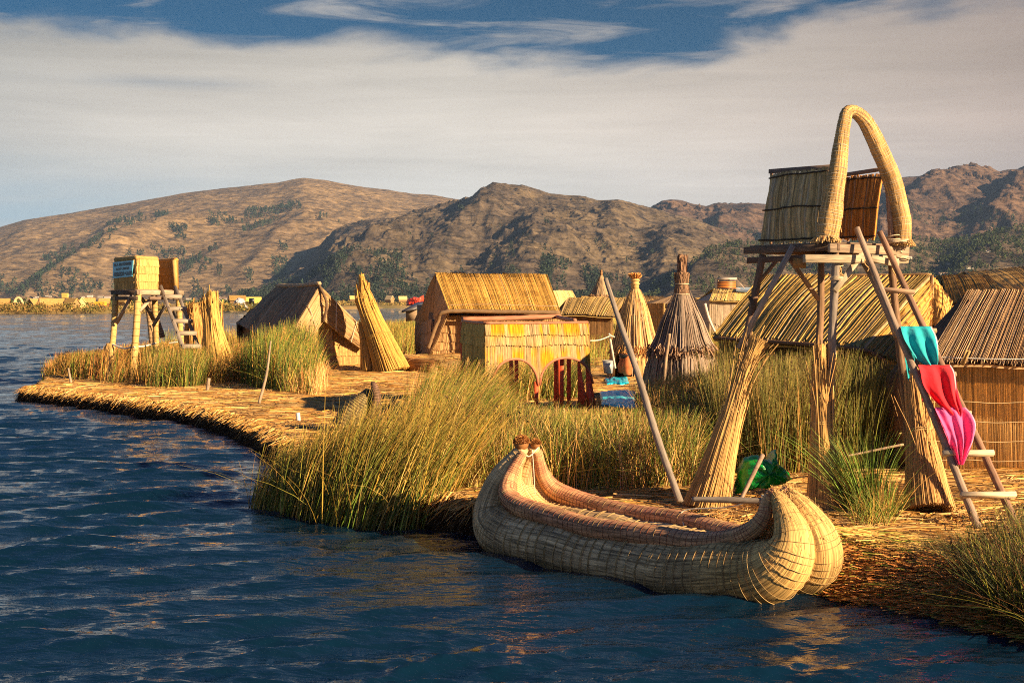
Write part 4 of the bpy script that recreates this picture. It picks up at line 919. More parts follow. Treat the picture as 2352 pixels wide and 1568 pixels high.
bundle('tall pointed sheaf of reeds standing behind the far ladder', [P(500, 838, 55), P(492, 780, 55), P(487, 720, 55), P(486, 668, 55)], [(0, .72), (.25, .5), (.5, .32), (.8, .19), (1, .17)], 600, A(.52, .33, .10), [.72], 4, wd=.05, fray=.1)
bundle('smaller slumped sheaf of reeds next to the tall pointed sheaf', [P(458, 812, 60), P(454, 760, 60), P(448, 722, 60), P(447, 697, 60)], [(0, .65), (.4, .5), (.7, .3), (1, .22)], 500, A(.46, .27, .09), [.8], 5, wd=.05, fray=.1)
bundle('thick golden bundle leaning against the brown left hut', [P(900, 850, 62), P(865, 760, 62.5), P(838, 690, 63), P(830, 630, 63.2)], [(0, .80), (.35, .50), (.62, .36), (.76, .34), (.82, .15), (1, .10)], 700, A(.55, .34, .085), [.28, .5, .7], 6, wd=.04, spike=.42, fray=.1)
bundle('narrow golden bundle squeezed between the hut wall and the thick bundle', [P(850, 846, 62.3), P(846, 790, 62.6), P(838, 740, 63)], [(0, .42), (.5, .34), (1, .3)], 300, A(.50, .30, .08), [.5], 7, wd=.045)
bundle('brown bundle of reeds lying on the ground beside the thick bundle', [P(928, 836, 63), P(965, 845, 62), P(1003, 851, 61.5)], [(0, .28), (.5, .38), (1, .5)], 500, A(.36, .19, .07), [.3], 8, wd=.035)

# ================================================================== green plastic bag
def blob_bag(label, pts_px, Y, col, seed, name='plastic_bag', cat='bag', thick=.35, mat=None):
    c = P(sum(p[0] for p in pts_px) / len(pts_px), sum(p[1] for p in pts_px) / len(pts_px), Y)
    O = np.array([P(x, y, Y) for x, y in pts_px]); n = 64
    O = np.vstack((O, O[:1])); seg = np.linalg.norm(np.diff(O, axis=0), axis=1); cu = np.concatenate(([0], np.cumsum(seg))); t = np.linspace(0, cu[-1], n, endpoint=False)
    R = np.stack([np.interp(t, cu, O[:, k]) for k in range(3)], -1); m = 15; V = []
    ph = np.linspace(-math.pi / 2, math.pi / 2, m)
    for p in ph:
        ring_ = c + (R - c) * math.cos(p) ** .55; ring_[:, 1] = Y - math.sin(p) * thick
        k = fbm(np.arange(n) * .22 + p * 1.2, np.full(n, p * 2.2) + seed, 4, seed, True)[:, None] - .5
        ring_ = ring_ + (ring_ - c) * k * .22 + A(0, -1, 0) * k * .34 * thick; V.append(ring_)
    V = np.array(V); V[..., 2] = np.maximum(V[..., 2], .40)
    ix = np.arange(m * n).reshape(m, n); q = np.stack([ix[:-1], np.roll(ix[:-1], -1, 1), np.roll(ix[1:], -1, 1), ix[1:]], -1).reshape(-1, 4)
    mb = MB(); mb.add(V.reshape(-1, 3), q, None, col, V.reshape(-1, 3)); o = mb.build(name, mat or M_plastic); return put(o, label, cat)
blob_bag('crumpled shiny green plastic bag beside the broom shaped bundle', [(1690, 1130), (1696, 1080), (1712, 1052), (1740, 1045), (1765, 1060), (1778, 1034), (1784, 1062), (1812, 1088), (1814, 1098), (1790, 1108), (1762, 1118), (1730, 1120)], 21.6, A(.004, .26, .035), 3)
blob_bag('green plastic sheet half hidden behind the broom shaped bundle', [(1590, 1125), (1596, 1088), (1614, 1066), (1636, 1058), (1650, 1090), (1640, 1130)], 22.0, A(.004, .24, .035), 5, 'plastic_sheet', 'plastic sheet', .2)

# ================================================================== tall lookout tower
def tower_big():
    root = thing('lookout_tower', 'tall rickety pole tower with reed screens and a curved reed arch on its platform', 'tower', Pz(1880, 1140, .4))
    FL, Fc, R, B = P(1722, 573, 22.5), P(1922, 566, 21.0), P(2085, 573, 22.1), P(1893, 557, 23.6)
    zt = 4.32
    for q in (FL, Fc, R, B): q[2] = zt
    def leg(pts, r, c):
        mb = MB(); tube(mb, spline(pts, 16 * (len(pts) - 1)), np.linspace(r[0], r[1], 16 * (len(pts) - 1)), 10, c, wob=.14, jc=.3); mb.build('leg', M_wood, root)
    leg([P(1752, 585, 22.3), P(1722, 740, 22.2), P(1695, 880, 22.0), P(1668, 1080, 21.6)], (.055, .075), A(.17, .10, .065))
    leg([P(1921, 590, 21.1), P(1912, 760, 21.1), P(1904, 965, 21.1), P(1900, 1130, 21.0)], (.06, .07), GREYW)
    leg([P(1886, 592, 23.2), P(1884, 740, 23.0), P(1872, 900, 22.6), P(1868, 1090, 22.3)], (.055, .065), BRNW)
    leg([P(2046, 590, 22.0), P(2062, 760, 21.8), P(2078, 900, 21.6), P(2092, 1100, 21.3)], (.055, .065), BRNW)
    def beam(p, q, w_, h, c, name='beam'):
        mb = MB(); bar(mb, p, q, w_, h, c * random.uniform(.85, 1.15)); mb.build(name, M_wood, root)
    e = lambda p, q, f: p + (q - p) * f
    dz = lambda z: A(0, 0, z)
    beam(e(FL, Fc, -.06), e(FL, Fc, 1.02), .06, .11, DARKW * 1.5); beam(e(FL, Fc, -.02) + dz(-.16), e(FL, Fc, .95) + dz(-.14), .06, .09, A(.13, .07, .045))
    beam(e(Fc, R, -.10) + dz(-.02), e(Fc, R, 1.0) + dz(-.03), .06, .13, A(.34, .24, .16)); beam(e(Fc, R, -.35) + dz(-.19) + A(-.1, -.1, 0), e(Fc, R, .96) + dz(-.16) + A(0, -.1, 0), .07, .12, PALEW * .9)
    beam(e(Fc, R, .42) + dz(-.16) + A(0, -.22, 0), e(Fc, R, .80) + dz(-.24) + A(0, -.22, 0), .05, .10, PALEW)
    beam(e(FL, B, 0), e(FL, B, 1.03), .06, .1, BRNW); beam(e(R, B, 0), e(R, B, 1.03), .06, .1, BRNW); beam(e(B, Fc, .0) + dz(-.1), e(B, Fc, 1) + dz(-.1), .06, .1, BRNW)
    mb = MB(); n = 15
    for k in range(n):
        f = (k + .5) / n; bar(mb, e(FL, Fc, f * .98) + dz(.062 + .004 * (k % 2)), e(B, R, f * .98) + dz(.062 + .004 * (k % 2)), .112, .024, A(.24, .16, .11) * random.uniform(.7, 1.3))
    mb.build('platform', M_wood, root)
    mb = MB(); hexa(mb, [P(1822, 592, 21.6), P(1852, 594, 21.5), P(1851, 616, 21.5), P(1822, 615, 21.6), P(1822, 592, 21.65), P(1852, 594, 21.55), P(1851, 616, 21.55), P(1822, 615, 21.65)], A(.42, .20, .06)); mb.build('hanging_board', M_wood, root)
    def brace(p, q, w_, c): 
        mb = MB(); bar(mb, p, q, w_, w_ * .55, c, up=(0, -1, .1)); mb.build('brace', M_wood, root)
    brace(P(1822, 563, 21.6), P(1697, 800, 21.9), .085, A(.33, .27, .23)); brace(P(1812, 592, 22.0), P(1880, 688, 22.7), .07, A(.30, .19, .12))
    brace(P(1988, 573, 21.4), P(1917, 668, 20.95), .085, PALEW * .95); brace(P(1782, 600, 23.0), P(1728, 668, 22.4), .065, A(.42, .27, .15)); brace(P(1977, 592, 22.4), P(2050, 720, 21.9), .08, A(.36, .25, .16))
    brace(P(1936, 590, 22.6), P(1924, 640, 21.2), .045, A(.44, .25, .10)); brace(P(1722, 680, 22.1), P(1738, 720, 22.1), .06, DARKW)
    # reed screens
    def screen(a, b, c, d_, n, col, seed, hem=.045, wav=.12, out=None, name='reed_screen'):
        S = quadS(a, b, c, d_, wav=wav, bulge=.05, seed=seed, out=out); mb = MB()
        reeds_on(mb, S, n, 8, .022, col, ends=.03, cvar=.38, grey=.4, wl=1.2, back=False)
        slab(mb, S, -.004, -.014, 0.02, .97, np.asarray(col) * .5)
        o = mb.build(name, M_reed, root); mb = MB()
        for v in (.05, .53, .96):
            mb = MB(); u = np.linspace(-.01, 1.01, 24); p = S(u, np.full(24, v)) + S.N * .03; tube(mb, p, .013, 6, A(.045, .03, .02))
            mb.build('seam', M_rope, o)
        return S
    screen(P(1769, 402, 22.75), P(1905, 386, 21.65), P(1895, 553, 21.35), P(1746, 560, 22.35), 62, A(.55, .40, .20), 4)
    screen(P(1925, 409, 23.25), P(2028, 400, 22.75), P(2010, 549, 22.5), P(1915, 554, 23.2), 42, A(.66, .30, .07), 7)  # orange of light glowing through, put into this screen's colour
    # top rails
    beam(P(1768, 394, 22.8), P(1912, 383, 21.6), .05, .07, A(.17, .12, .10), 'rail'); beam(P(1932, 403, 23.0), P(2030, 388, 22.0), .05, .06, A(.30, .19, .13), 'rail')
    for pts, r in (([P(1770, 560, 22.4), P(1772, 392, 22.8)], .025), ([P(1921, 568, 21.2), P(1923, 480, 21.3), P(1924, 400, 21.5)], .04), ([P(2048, 566, 21.9), P(2042, 460, 21.9), P(2036, 390, 21.9), P(2038, 378, 21.9)], .045)):
        mb = MB(); tube(mb, spline(pts, 12 * (len(pts) - 1)), r, 9, A(.34, .2, .13), wob=.12, jc=.3); mb.build('post', M_wood, root)
    # the arch
    ctrl = [(1898, 552, 21.15, .17), (1903, 520, 21.15, .185), (1912, 460, 21.15, .17), (1922, 400, 21.2, .15), (1931, 330, 21.3, .125), (1938, 285, 21.35, .105), (1946, 258, 21.42, .10), (1960, 254, 21.48, .10), (1980, 268, 21.55, .115), (2003, 303, 21.65, .135), (2028, 360, 21.75, .15), (2048, 410, 21.85, .16), (2062, 460, 21.9, .16), (2072, 510, 21.9, .155), (2074, 560, 21.9, .13)]
    c = np.array([[*P(x, y, Y), r] for x, y, Y, r in ctrl]); s = spline(c, 120); s[:, 3] *= .9; s[:, 3] *= 1 + .10 * (fbm(np.arange(120) * .16, np.zeros(120), 3, 4) - .5); s[:, :3] += .03 * (np.stack([fbm(np.arange(120) * .09, np.full(120, k * 3.), 3, 6) for k in range(3)], -1) - .5); mb = MB(); tube(mb, s[:, :3], s[:, 3], 48, A(.44, .28, .11), up=(0, 1, 0), wob=.08)
    n = fbm(mb.st[0][:, 0] * 3, mb.st[0][:, 1] * 14, 3, 9)[:, None]; mb.c[0] = mb.c[0] * (.7 + .6 * n); o = mb.build('arch', M_hull, root)
    mb = MB(); cum = np.concatenate(([0], np.cumsum(np.linalg.norm(np.diff(s[:, :3], axis=0), axis=1)))); tg = nrm(np.gradient(s[:, :3], axis=0)); nb = 88
    for k in range(nb):
        ii = min(np.searchsorted(cum, cum[-1] * (k + .5) / nb), 119); ring(mb, s[ii, :3], nrm(tg[ii] + RNG.normal(0, .05, 3)), s[ii, 3] * 1.01, .0045, A(.6, .5, .35) * random.uniform(.6, 1.15), 24, 4)
    mb.build('binding', M_rope, o)
    rng = np.random.default_rng(4); mb = MB()
    for cc, r in ((s[0], .17), (s[-1], .14)):
        N = 200; th = rng.random(N) * 6.28; p0 = cc[:3] + np.stack([np.cos(th), np.sin(th), 0 * th], -1) * r * .9 + A(0, 0, .06); dr = nrm(np.stack([np.cos(th) * .5, np.sin(th) * .5, -1 + 0 * th], -1) + rng.normal(0, .2, (N, 3)))
        ribbons(mb, np.stack([p0, p0 + dr * .04, p0 + dr * (.08 + .04 * rng.random((N, 1)))], 1), nrm(np.cross(dr, rng.normal(size=(N, 3)))), np.full((N, 3), .015), A(.6, .42, .2) * (.6 + .6 * rng.random((N, 1))))
    put(mb.build('cut_end', M_litter, o), kind='stuff')
    mb = MB()
    for p, r in ((P(2043, 400, 21.9), .1), (P(2052, 548, 21.9), .13), (P(2054, 580, 22.0), .12), (P(2050, 597, 21.7), .09), (P(1924, 497, 21.3), .07), (P(1924, 605, 21.15), .08), (P(1921, 640, 21.1), .09), (P(2060, 553, 21.9), .19), (P(2062, 590, 21.9), .17)):
        mb = MB()
        for k in range(3): ring(mb, p + A(0, 0, .016 * (k - 1)), nrm(A(0, 0, 1) + RNG.normal(0, .15, 3)), r, .009, A(.62, .48, .32), 18, 5)
        mb.build('lashing', M_rope, root)
    for p in (P(1926, 500, 21.2), P(2054, 600, 21.65), P(1923, 600, 21.1), P(1990, 590, 21.2)):
        mb = MB()
        for k in range(3): rope(mb, [p, p + A(random.uniform(-.05, .08), -.02, -.1), p + A(random.uniform(-.05, .1), -.03, -.22)], .008, A(.55, .34, .14), 5)
        mb.build('lashing_end', M_rope, root)
tower_big()

# ladder of the tall tower
def lerp(a, b, f): return a + (b - a) * f
def ladder_big():
    root = thing('ladder', 'long wooden ladder hung with bright cloths, leaning on the tall tower', 'ladder', Pz(2290, 1207, .42))
    l0, l1 = P(2247, 1212, 19.2), P(1968, 524, 21.2); r0, r1 = P(2334, 1204, 19.6), P(2021, 533, 21.6)
    for a, b, c in ((l0, l1, A(.30, .215, .16)), (r0, r1, A(.26, .15, .10))):
        mb = MB(); m = spline([a, lerp(a, b, .33) + A(.015, 0, -.01), lerp(a, b, .66) + A(-.02, 0, .02), b], 60); tube(mb, m, np.linspace(.058, .046, 60), 10, c, wob=.12, jc=.3); mb.build('rail', M_wood, root)
    def rung(p, q, w_, h, c):
        mb = MB(); bar(mb, p, q, w_, h, c, up=(.25, .55, .8)); mb.build('rung', M_wood, root)
    Y = lambda y: 19.2 + (1210 - y) / 686 * 2.05
    rung(P(2016, 664, Y(664) - .07), P(2100, 671, Y(668) - .03), .07, .05, A(.34, .22, .14))
    rung(P(2052, 760, Y(760) - .06), P(2150, 760, Y(760)), .07, .06, A(.34, .24, .15)); rung(P(2090, 855, Y(855) - .06), P(2195, 860, Y(860)), .07, .07, A(.38, .26, .16))
    rung(P(2134, 943, Y(943) - .06), P(2230, 950, Y(950)), .07, .07, PALEW)
    rung(P(2166, 1041, Y(1041) - .09), P(2282, 1040, Y(1041) - .02), .08, .075, PALEW * 1.25); rung(P(2207, 1137, Y(1137) - .09), P(2332, 1136, Y(1137) - .02), .10, .07, PALEW * 1.35)
ladder_big()
pole('slanting prop pole lashed beside the ladder under the platform', [P(1985, 592, 21.9), P(2030, 690, 21.7), P(2062, 772, 21.5)], [.06, .065, .065], A(.32, .23, .17))
# cloths
def cloth(label, rows, col, folds, seed, Ysh, hem=None, name='cloth', back=None, thick=.02):
    """rows: (xl, xr, y, Y) down the cloth"""
    rows = np.array(rows, float); rs = spline(rows, 46); m = 60; V = np.zeros((46, m, 3)); u = np.linspace(0, 1, m)
    for k in range(46):
        xl, xr, y, Y = rs[k]; f = k / 45
        yy = y + 10 * np.sin(np.pi * u) * f * (1 - f) * 4
        ph = folds[0] * u * 6.28 + seed + 2.2 * f * np.sin(u * 5 + seed); ph2 = (u - .5) * folds[1] * (f + .25) * 6.28 + seed * 2
        amp = (.022 + .03 * f) * (1 if k > 2 else .4)
        d_ = amp * (np.sin(ph) + .6 * np.sin(ph2)) + .05 * math.sin(f * 3.1) + .02 * fbm(u * 6, np.full(m, f * 5.) + seed, 3, int(seed))
        for j in range(m): V[k, j] = P(xl + (xr - xl) * u[j], yy[j], Y - .06) - A(0, 1, 0) * d_[j]
    F_ = V.reshape(-1, 3); Bk = F_ + A(0, thick, 0); ix = np.arange(46 * m).reshape(46, m)
    q = np.stack([ix[:-1, :-1], ix[1:, :-1], ix[1:, 1:], ix[:-1, 1:]], -1).reshape(-1, 4); rim = np.concatenate((ix[:, 0], ix[-1, 1:], ix[::-1, -1][1:], ix[0, ::-1][1:])); N = 46 * m
    rq = np.stack([rim[:-1], rim[1:], rim[1:] + N, rim[:-1] + N], -1)
    C = np.broadcast_to(col, (2 * N, 3)).copy()
    if hem is not None:
        e = np.zeros((46, m), bool); e[:, -3:] = True
        C[:N][e.ravel()] = hem
    mb = MB(); mb.add(np.concatenate((F_, Bk)), np.concatenate((q, q[:, ::-1] + N, rq)), None, C, np.concatenate((F_, Bk)))
    if back is not None:
        S = quadS(*[P(*b) for b in back], wav=.08, seed=int(seed) + 3); slab(mb, S, .012, -.012, 0, 1, np.asarray(col) * .9, 30, 20)
    return put(mb.build(name, M_cloth), label, 'cloth')
Yl = lambda y: 19.2 + (1210 - y) / 686 * 2.05 - .06
cloth('turquoise cloth draped over the highest cloth bearing rung', [(2068, 2140, 749, Yl(755)), (2070, 2148, 765, Yl(765) - .05), (2076, 2152, 785, Yl(780) - .06), (2092, 2155, 810, Yl(800) - .05), (2110, 2156, 830, Yl(815)), (2132, 2150, 843, Yl(820))], A(.004, .36, .42), (2.6, 3), 1, 0, A(.75, .6, .6), back=[(2068, 757, 20.65), (2110, 757, 20.65), (2100, 842, 20.6), (2086, 875, 20.6)])
cloth('red cloth draped over a rung below the turquoise cloth', [(2108, 2184, 838, Yl(845)), (2112, 2192, 855, Yl(855) - .05), (2120, 2197, 885, Yl(875) - .07), (2140, 2202, 915, Yl(900) - .06), (2168, 2208, 942, Yl(920) - .10), (2192, 2204, 966, Yl(930) - .12)], A(.70, .008, .02), (2.4, 3), 2.3, 0, A(.85, .55, .6), back=[(2106, 850, 20.4), (2140, 852, 20.4), (2126, 930, 20.35), (2118, 918, 20.35)])
cloth('bright pink cloth draped over the lowest of the covered rungs', [(2148, 2218, 935, Yl(943)), (2152, 2230, 950, Yl(950) - .05), (2162, 2238, 975, Yl(970) - .07), (2176, 2235, 1005, Yl(990) - .07), (2184, 2226, 1030, Yl(1010) - .05), (2196, 2212, 1066, Yl(1030) - .02)], A(.9, .10, .30), (2.8, 3.4), 4.1, 0, A(.9, .35, .5), back=[(2146, 950, 20.1), (2190, 952, 20.1), (2180, 1060, 20.0), (2168, 1028, 20.0)])
# ================================================================== reed huts
def hutparts(root, roof, walls, hood=None, door=None, **kw): pass
def roof_slope(root, a, b, c, d_, n, col, seed=1, thick=.035, bulge=.05, wav=.10, segs=8, grey=.2, cvar=.3, name='roof', out=None, lean=0.0, bottom=None, ends=.012, back=True, seams=(), rnd=True, mat=None):
    S = quadS(a, b, c, d_, bulge=bulge, wav=wav, seed=seed, out=out); mb = MB()
    reeds_on(mb, S, n, segs, thick, col, ends=ends, cvar=cvar, grey=grey, lean=lean, bottom=bottom, back=back, wl=1.6)
    for v in seams:
        u = np.linspace(.01, .99, 30); tube(mb, S(u, np.full(30, v)) + S.N * thick, .014, 5, A(.5, .4, .28))
    mb.build(name, mat or M_reed, root); return S
def wall_mat(root, a, b, c, d_, n, rows, col, seed=1, name='wall', flare=.05, cvar=.25, colfn=None, thick=.03, out=None, mat=None):
    S = quadS(a, b, c, d_, wav=.04, seed=seed, out=out); mb = MB()
    mat_rows(mb, S, n, rows, thick=thick, col=col, flare=flare, seed=seed, cvar=cvar, colfn=colfn); mb.build(name, mat or M_reed, root); return S

# ---- brown hut at the left
def hut_left():
    root = thing('reed_hut', 'grey brown thatched hut with a steep folded gable roof beside green reeds', 'hut', Pz(740, 850, .5))
    Rb, Rf = P(637, 658, 70), P(734, 655, 63.8); Lb, Lf = P(544, 742, 68), P(662, 800, 62.6); Ef, Eb = P(853, 774, 65.1), P(800, 740, 72); In = P(744, 738, 63.65); InL = P(700, 800, 63.3); InR = P(832, 804, 64.75)
    gb = A(.50, .35, .21)
    roof_slope(root, Rb, Rf, Lf, Lb, 120, gb * .85, 3, .04, .12, .25, name='roof', out=(-40, 40, 30))
    roof_slope(root, Rf, Rb, Eb, Ef, 100, gb, 4, .04, .1, .2, name='roof', out=(20, 80, 40))
    roof_slope(root, Rf, In, InL, P(655, 790, 62.3), 60, A(.46, .32, .17), 5, .035, .16, .12, name='gable_hood', out=(0, 0, 5), lean=0)
    roof_slope(root, In, Rf, Ef, InR, 60, A(.44, .30, .16), 6, .035, .16, .12, name='gable_hood', out=(0, 0, 5))
    # rolled ridge and the second layer under the hood
    mb = MB(); tube(mb, spline([Rb + A(0, 0, .05), lerp(Rb, Rf, .5) + A(0, 0, .0), Rf + A(0, 0, .08)], 24), .09, 10, A(.42, .33, .22), wob=.2, jc=.3); mb.build('ridge', M_reed, root)
    mb = MB(); tube(mb, spline([Rf + A(0, -.1, 0), lerp(Rf, In, .5) + A(.25, -.25, 0), In + A(0, -.1, 0)], 20), .06, 8, A(.13, .09, .06), wob=.2); mb.build('seam', M_reed, root)
    wf = A(.50, .32, .13); Y = 64.9
    # front wall under the gable
    bl, br = P(700, 846, 63.9), P(833, 842, 65.1); tl, tr_, ap = P(700, 800, 64.6), P(833, 792, 65.6), P(746, 740, 64.9)
    S = quadS(P(700, 738, 64.2), P(833, 738, 65.2), br, bl, wav=.04, seed=5)
    def topf(u): return np.where(u < .35, .98 - (u / .35) * .98 + 0, (u - .35) / .65 * .80)
    mb = MB(); rows = 4
    for r in range(rows - 1, -1, -1):
        n = 70; u = (np.arange(n) + .5) / n; v0 = np.maximum(topf(u) * .62, r / rows); keep = v0 < (r + 1) / rows
        Sg = S; u = u[keep]; v0 = v0[keep]; k = len(u)
        if not k: continue
        f = np.linspace(0, 1, 3)[None]; vv = v0[:, None] + ((r + 1) / rows + .015 * RNG.random((k, 1)) - v0[:, None]) * f; uu = np.repeat(u[:, None], 3, 1); fl = (.05 * f)[..., None]
        Vv = np.stack([S(uu - .008, vv) + S.N * fl, S(uu, vv) + S.N * (fl + .03), S(uu + .008, vv) + S.N * fl], 2); b = (np.arange(k) * 9)[:, None, None] + (np.arange(2) * 3)[None, :, None] + np.arange(2)[None, None]
        cc = wf * random.uniform(.9, 1.12) * (.72 + .56 * RNG.random((k, 1))); mb.add(Vv.reshape(-1, 3), np.stack([b, b + 1, b + 4, b + 3], -1).reshape(-1, 4), None, np.repeat(cc, 9, 0), np.stack([vv.repeat(3, 1).ravel() * 3, (uu * 9).repeat(3, 1).ravel(), 0 * uu.repeat(3, 1).ravel()], -1))
    p8 = [P(700, 806, 64.3), P(746, 742, 64.55), P(833, 796, 65.3), P(833, 842, 65.25)]; p8b = [q + A(0, .12, 0) for q in p8]
    mb.add(np.array([*p8, P(700, 846, 64.1)]), [(0, 1, 2, 3)], [(0, 3, 4)], wf * .7); wl = mb.build('wall', M_reed, root)
    wall_mat(root, P(708, 743, 63.9), P(762, 745, 64.3), P(766, 842, 64.2), P(706, 840, 63.75), 34, 5, A(.50, .33, .15), 3, 'door')
    mb = MB(); hexa(mb, [P(735, 746, 64.9), P(745, 738, 64.9), P(762, 740, 64.95), P(758, 748, 64.95), P(735, 746, 64.97), P(745, 738, 64.97), P(762, 740, 65.02), P(758, 748, 65.02)], A(.02, .014, .01)); mb.build('smoke_opening', M_reed, root)
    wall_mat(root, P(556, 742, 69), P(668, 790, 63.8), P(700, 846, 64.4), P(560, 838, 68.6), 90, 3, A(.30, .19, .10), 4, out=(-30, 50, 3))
    wall_mat(root, P(833, 792, 65.6), P(800, 740, 71.5), P(800, 820, 71.5), P(833, 842, 65.4), 60, 3, A(.45, .3, .13), 6, out=(30, 50, 3))
    # left back corner: the roof's end hanging down, its shade put into the dark colour
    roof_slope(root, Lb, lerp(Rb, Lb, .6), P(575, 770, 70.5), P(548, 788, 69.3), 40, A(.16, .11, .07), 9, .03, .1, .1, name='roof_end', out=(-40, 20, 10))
    for f in (.33, .72):
        mb = MB(); rope(mb, [lerp(Rf, Ef, f) + A(0, -.2, .05), lerp(In, InR, f) + A(0, -.25, .0)], .02, A(.6, .5, .36)); mb.build('roof_cord', M_rope, root); mb = MB(); rope(mb, [lerp(Rf, Lf, f) + A(0, -.25, .05), lerp(In, InL, f) + A(0, -.25, .0)], .02, A(.5, .4, .3)); mb.build('roof_cord', M_rope, root)
hut_left()
def hut_centre():
    root = thing('reed_hut', 'large golden roofed hut behind the yellow cabin with its gable end turned left', 'hut', P(1120, 822, 71))
    Rl, Rr = P(1001, 628, 72.5), P(1258, 630, 72.5); El, Er = P(1030, 713, 70.2), P(1287, 716, 70.2)
    gold = A(.62, .39, .10)
    roof_slope(root, Rl, Rr, Er, El, 170, gold, 11, .028, .10, .10, name='roof', seams=(.86,), grey=.05, cvar=.26, lean=.012, ends=.025)
    Bl = P(985, 655, 78); roof_slope(root, Rr + A(0, .05, 0), Rl + A(0, .05, 0), P(990, 700, 76.5), P(1250, 705, 76.5), 60, gold * .8, 12, .04, .1, .1, name='roof', out=(0, 200, 30))
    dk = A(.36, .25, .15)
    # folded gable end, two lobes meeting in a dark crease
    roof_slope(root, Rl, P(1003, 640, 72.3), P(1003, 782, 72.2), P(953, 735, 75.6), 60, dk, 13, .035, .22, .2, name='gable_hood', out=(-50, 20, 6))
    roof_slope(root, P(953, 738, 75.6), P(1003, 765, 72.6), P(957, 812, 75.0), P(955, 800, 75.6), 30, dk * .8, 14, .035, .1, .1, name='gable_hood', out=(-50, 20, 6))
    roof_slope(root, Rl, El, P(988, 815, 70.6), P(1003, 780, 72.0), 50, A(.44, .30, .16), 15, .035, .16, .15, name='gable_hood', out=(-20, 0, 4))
    mb = MB(); tube(mb, spline([Rl + A(0, -.1, 0), P(1006, 700, 72.2), P(1003, 765, 72.0), P(960, 815, 74.6)], 40), .05, 7, A(.05, .035, .025), wob=.2); mb.build('seam', M_reed, root)  # near-black tube that paints the shade in the crease
    # eave roll, the shade there put into its dark colour
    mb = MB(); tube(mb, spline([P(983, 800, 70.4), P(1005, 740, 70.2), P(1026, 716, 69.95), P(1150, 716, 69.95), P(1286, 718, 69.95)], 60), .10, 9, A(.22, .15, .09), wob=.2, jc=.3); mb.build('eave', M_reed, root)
    wf = A(.50, .32, .15)
    wall_mat(root, P(1004, 728, 70.9), P(1290, 726, 70.9), P(1290, 822, 70.7), P(992, 822, 70.7), 150, 5, wf, 9)
    wall_mat(root, P(1062, 728, 70.6), P(1114, 728, 70.6), P(1114, 822, 70.4), P(1062, 822, 70.4), 34, 1, wf * A(.95, .9, .85), 10, 'door', flare=.02)
    mb = MB(); bar(mb, P(1060, 727, 70.35), P(1060, 822, 70.3), .06, .06, BRNW); mb.build('door_post', M_wood, root); mb = MB(); bar(mb, P(1116, 727, 70.35), P(1116, 822, 70.3), .06, .06, BRNW); mb.build('door_post', M_wood, root)
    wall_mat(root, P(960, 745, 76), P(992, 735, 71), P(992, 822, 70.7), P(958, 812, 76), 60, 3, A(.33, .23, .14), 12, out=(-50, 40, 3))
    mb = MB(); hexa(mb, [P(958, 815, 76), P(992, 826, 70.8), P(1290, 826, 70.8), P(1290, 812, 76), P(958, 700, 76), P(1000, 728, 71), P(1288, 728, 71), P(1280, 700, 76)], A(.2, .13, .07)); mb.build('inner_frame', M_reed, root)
hut_centre()
def hut_big():
    root = thing('reed_hut', 'long hut with a streaky golden thatched roof behind the tall tower', 'hut', Pz(1850, 985, .45))
    Rl, Rr = P(1747, 637, 36), P(2139, 634, 33.5); El, Er = P(1637, 772, 33.4), P(1990, 802, 29.8)
    gold = A(.60, .40, .12)
    S = roof_slope(root, Rl, Rr, Er, El, 150, gold, 21, .06, .12, .10, name='roof', cvar=.5, grey=.15, lean=0, ends=.03, segs=10)
    # second rougher layer of long stalks
    mb = MB(); reeds_on(mb, quadS(Rl, Rr, Er, El, bulge=.12, wav=.1, seed=21), 260, 10, .034, gold * A(1.08, 1.03, .9), jit=.9, ends=.03, cvar=.4, uw=.45, wl=4.0, back=False); mb.build('roof_stalks', M_reed, root)
    roof_slope(root, Rr, Rl, P(1800, 720, 40), P(2150, 720, 38), 60, gold * .8, 22, .04, .1, .1, name='roof', out=(10, 200, 30))
    mb = MB(); tube(mb, spline([Rl + A(0, 0, .03), lerp(Rl, Rr, .5) + A(0, 0, .02), Rr + A(0, 0, .03)], 30), .04, 8, A(.40, .24, .11), wob=.4, jc=.4); mb.build('ridge', M_reed, root)
    g2 = A(.66, .42, .13)
    roof_slope(root, Rr, P(2186, 696, 33.6), P(2150, 800, 31.5), P(2138, 745, 32.5), 44, g2, 23, .05, .16, .1, name='hip_end', out=(30, 0, 10))
    roof_slope(root, Rr, P(2138, 745, 32.3), P(2074, 838, 29.9), Er, 60, g2 * .95, 24, .05, .22, .1, name='hip_end', out=(5, 0, 8))
    mb = MB(); tube(mb, spline([Rr + A(0, -.06, 0), P(2136, 690, 32.8), P(2137, 748, 32.2)], 20), .035, 7, A(.16, .09, .045)); mb.build('seam', M_reed, root)
    mb = MB(); tube(mb, spline([P(1640, 776, 33.2), P(1800, 787, 31.5), P(1960, 800, 29.8), P(2010, 815, 29.6), P(2040, 845, 29.7), P(2060, 900, 29.9)], 50), .045, 8, A(.20, .11, .06), wob=.3); mb.build('eave', M_reed, root)
    wo = A(.40, .235, .10)
    wall_mat(root, P(1652, 776, 34), P(2035, 806, 30.4), P(2035, 1000, 30.4), P(1652, 985, 34), 260, 2, wo, 22, flare=.03, cvar=.45)
    wall_mat(root, P(2035, 806, 30.4), P(2170, 780, 34), P(2170, 960, 34), P(2035, 1000, 30.4), 100, 2, wo, 23, out=(60, 0, 3))
hut_big()
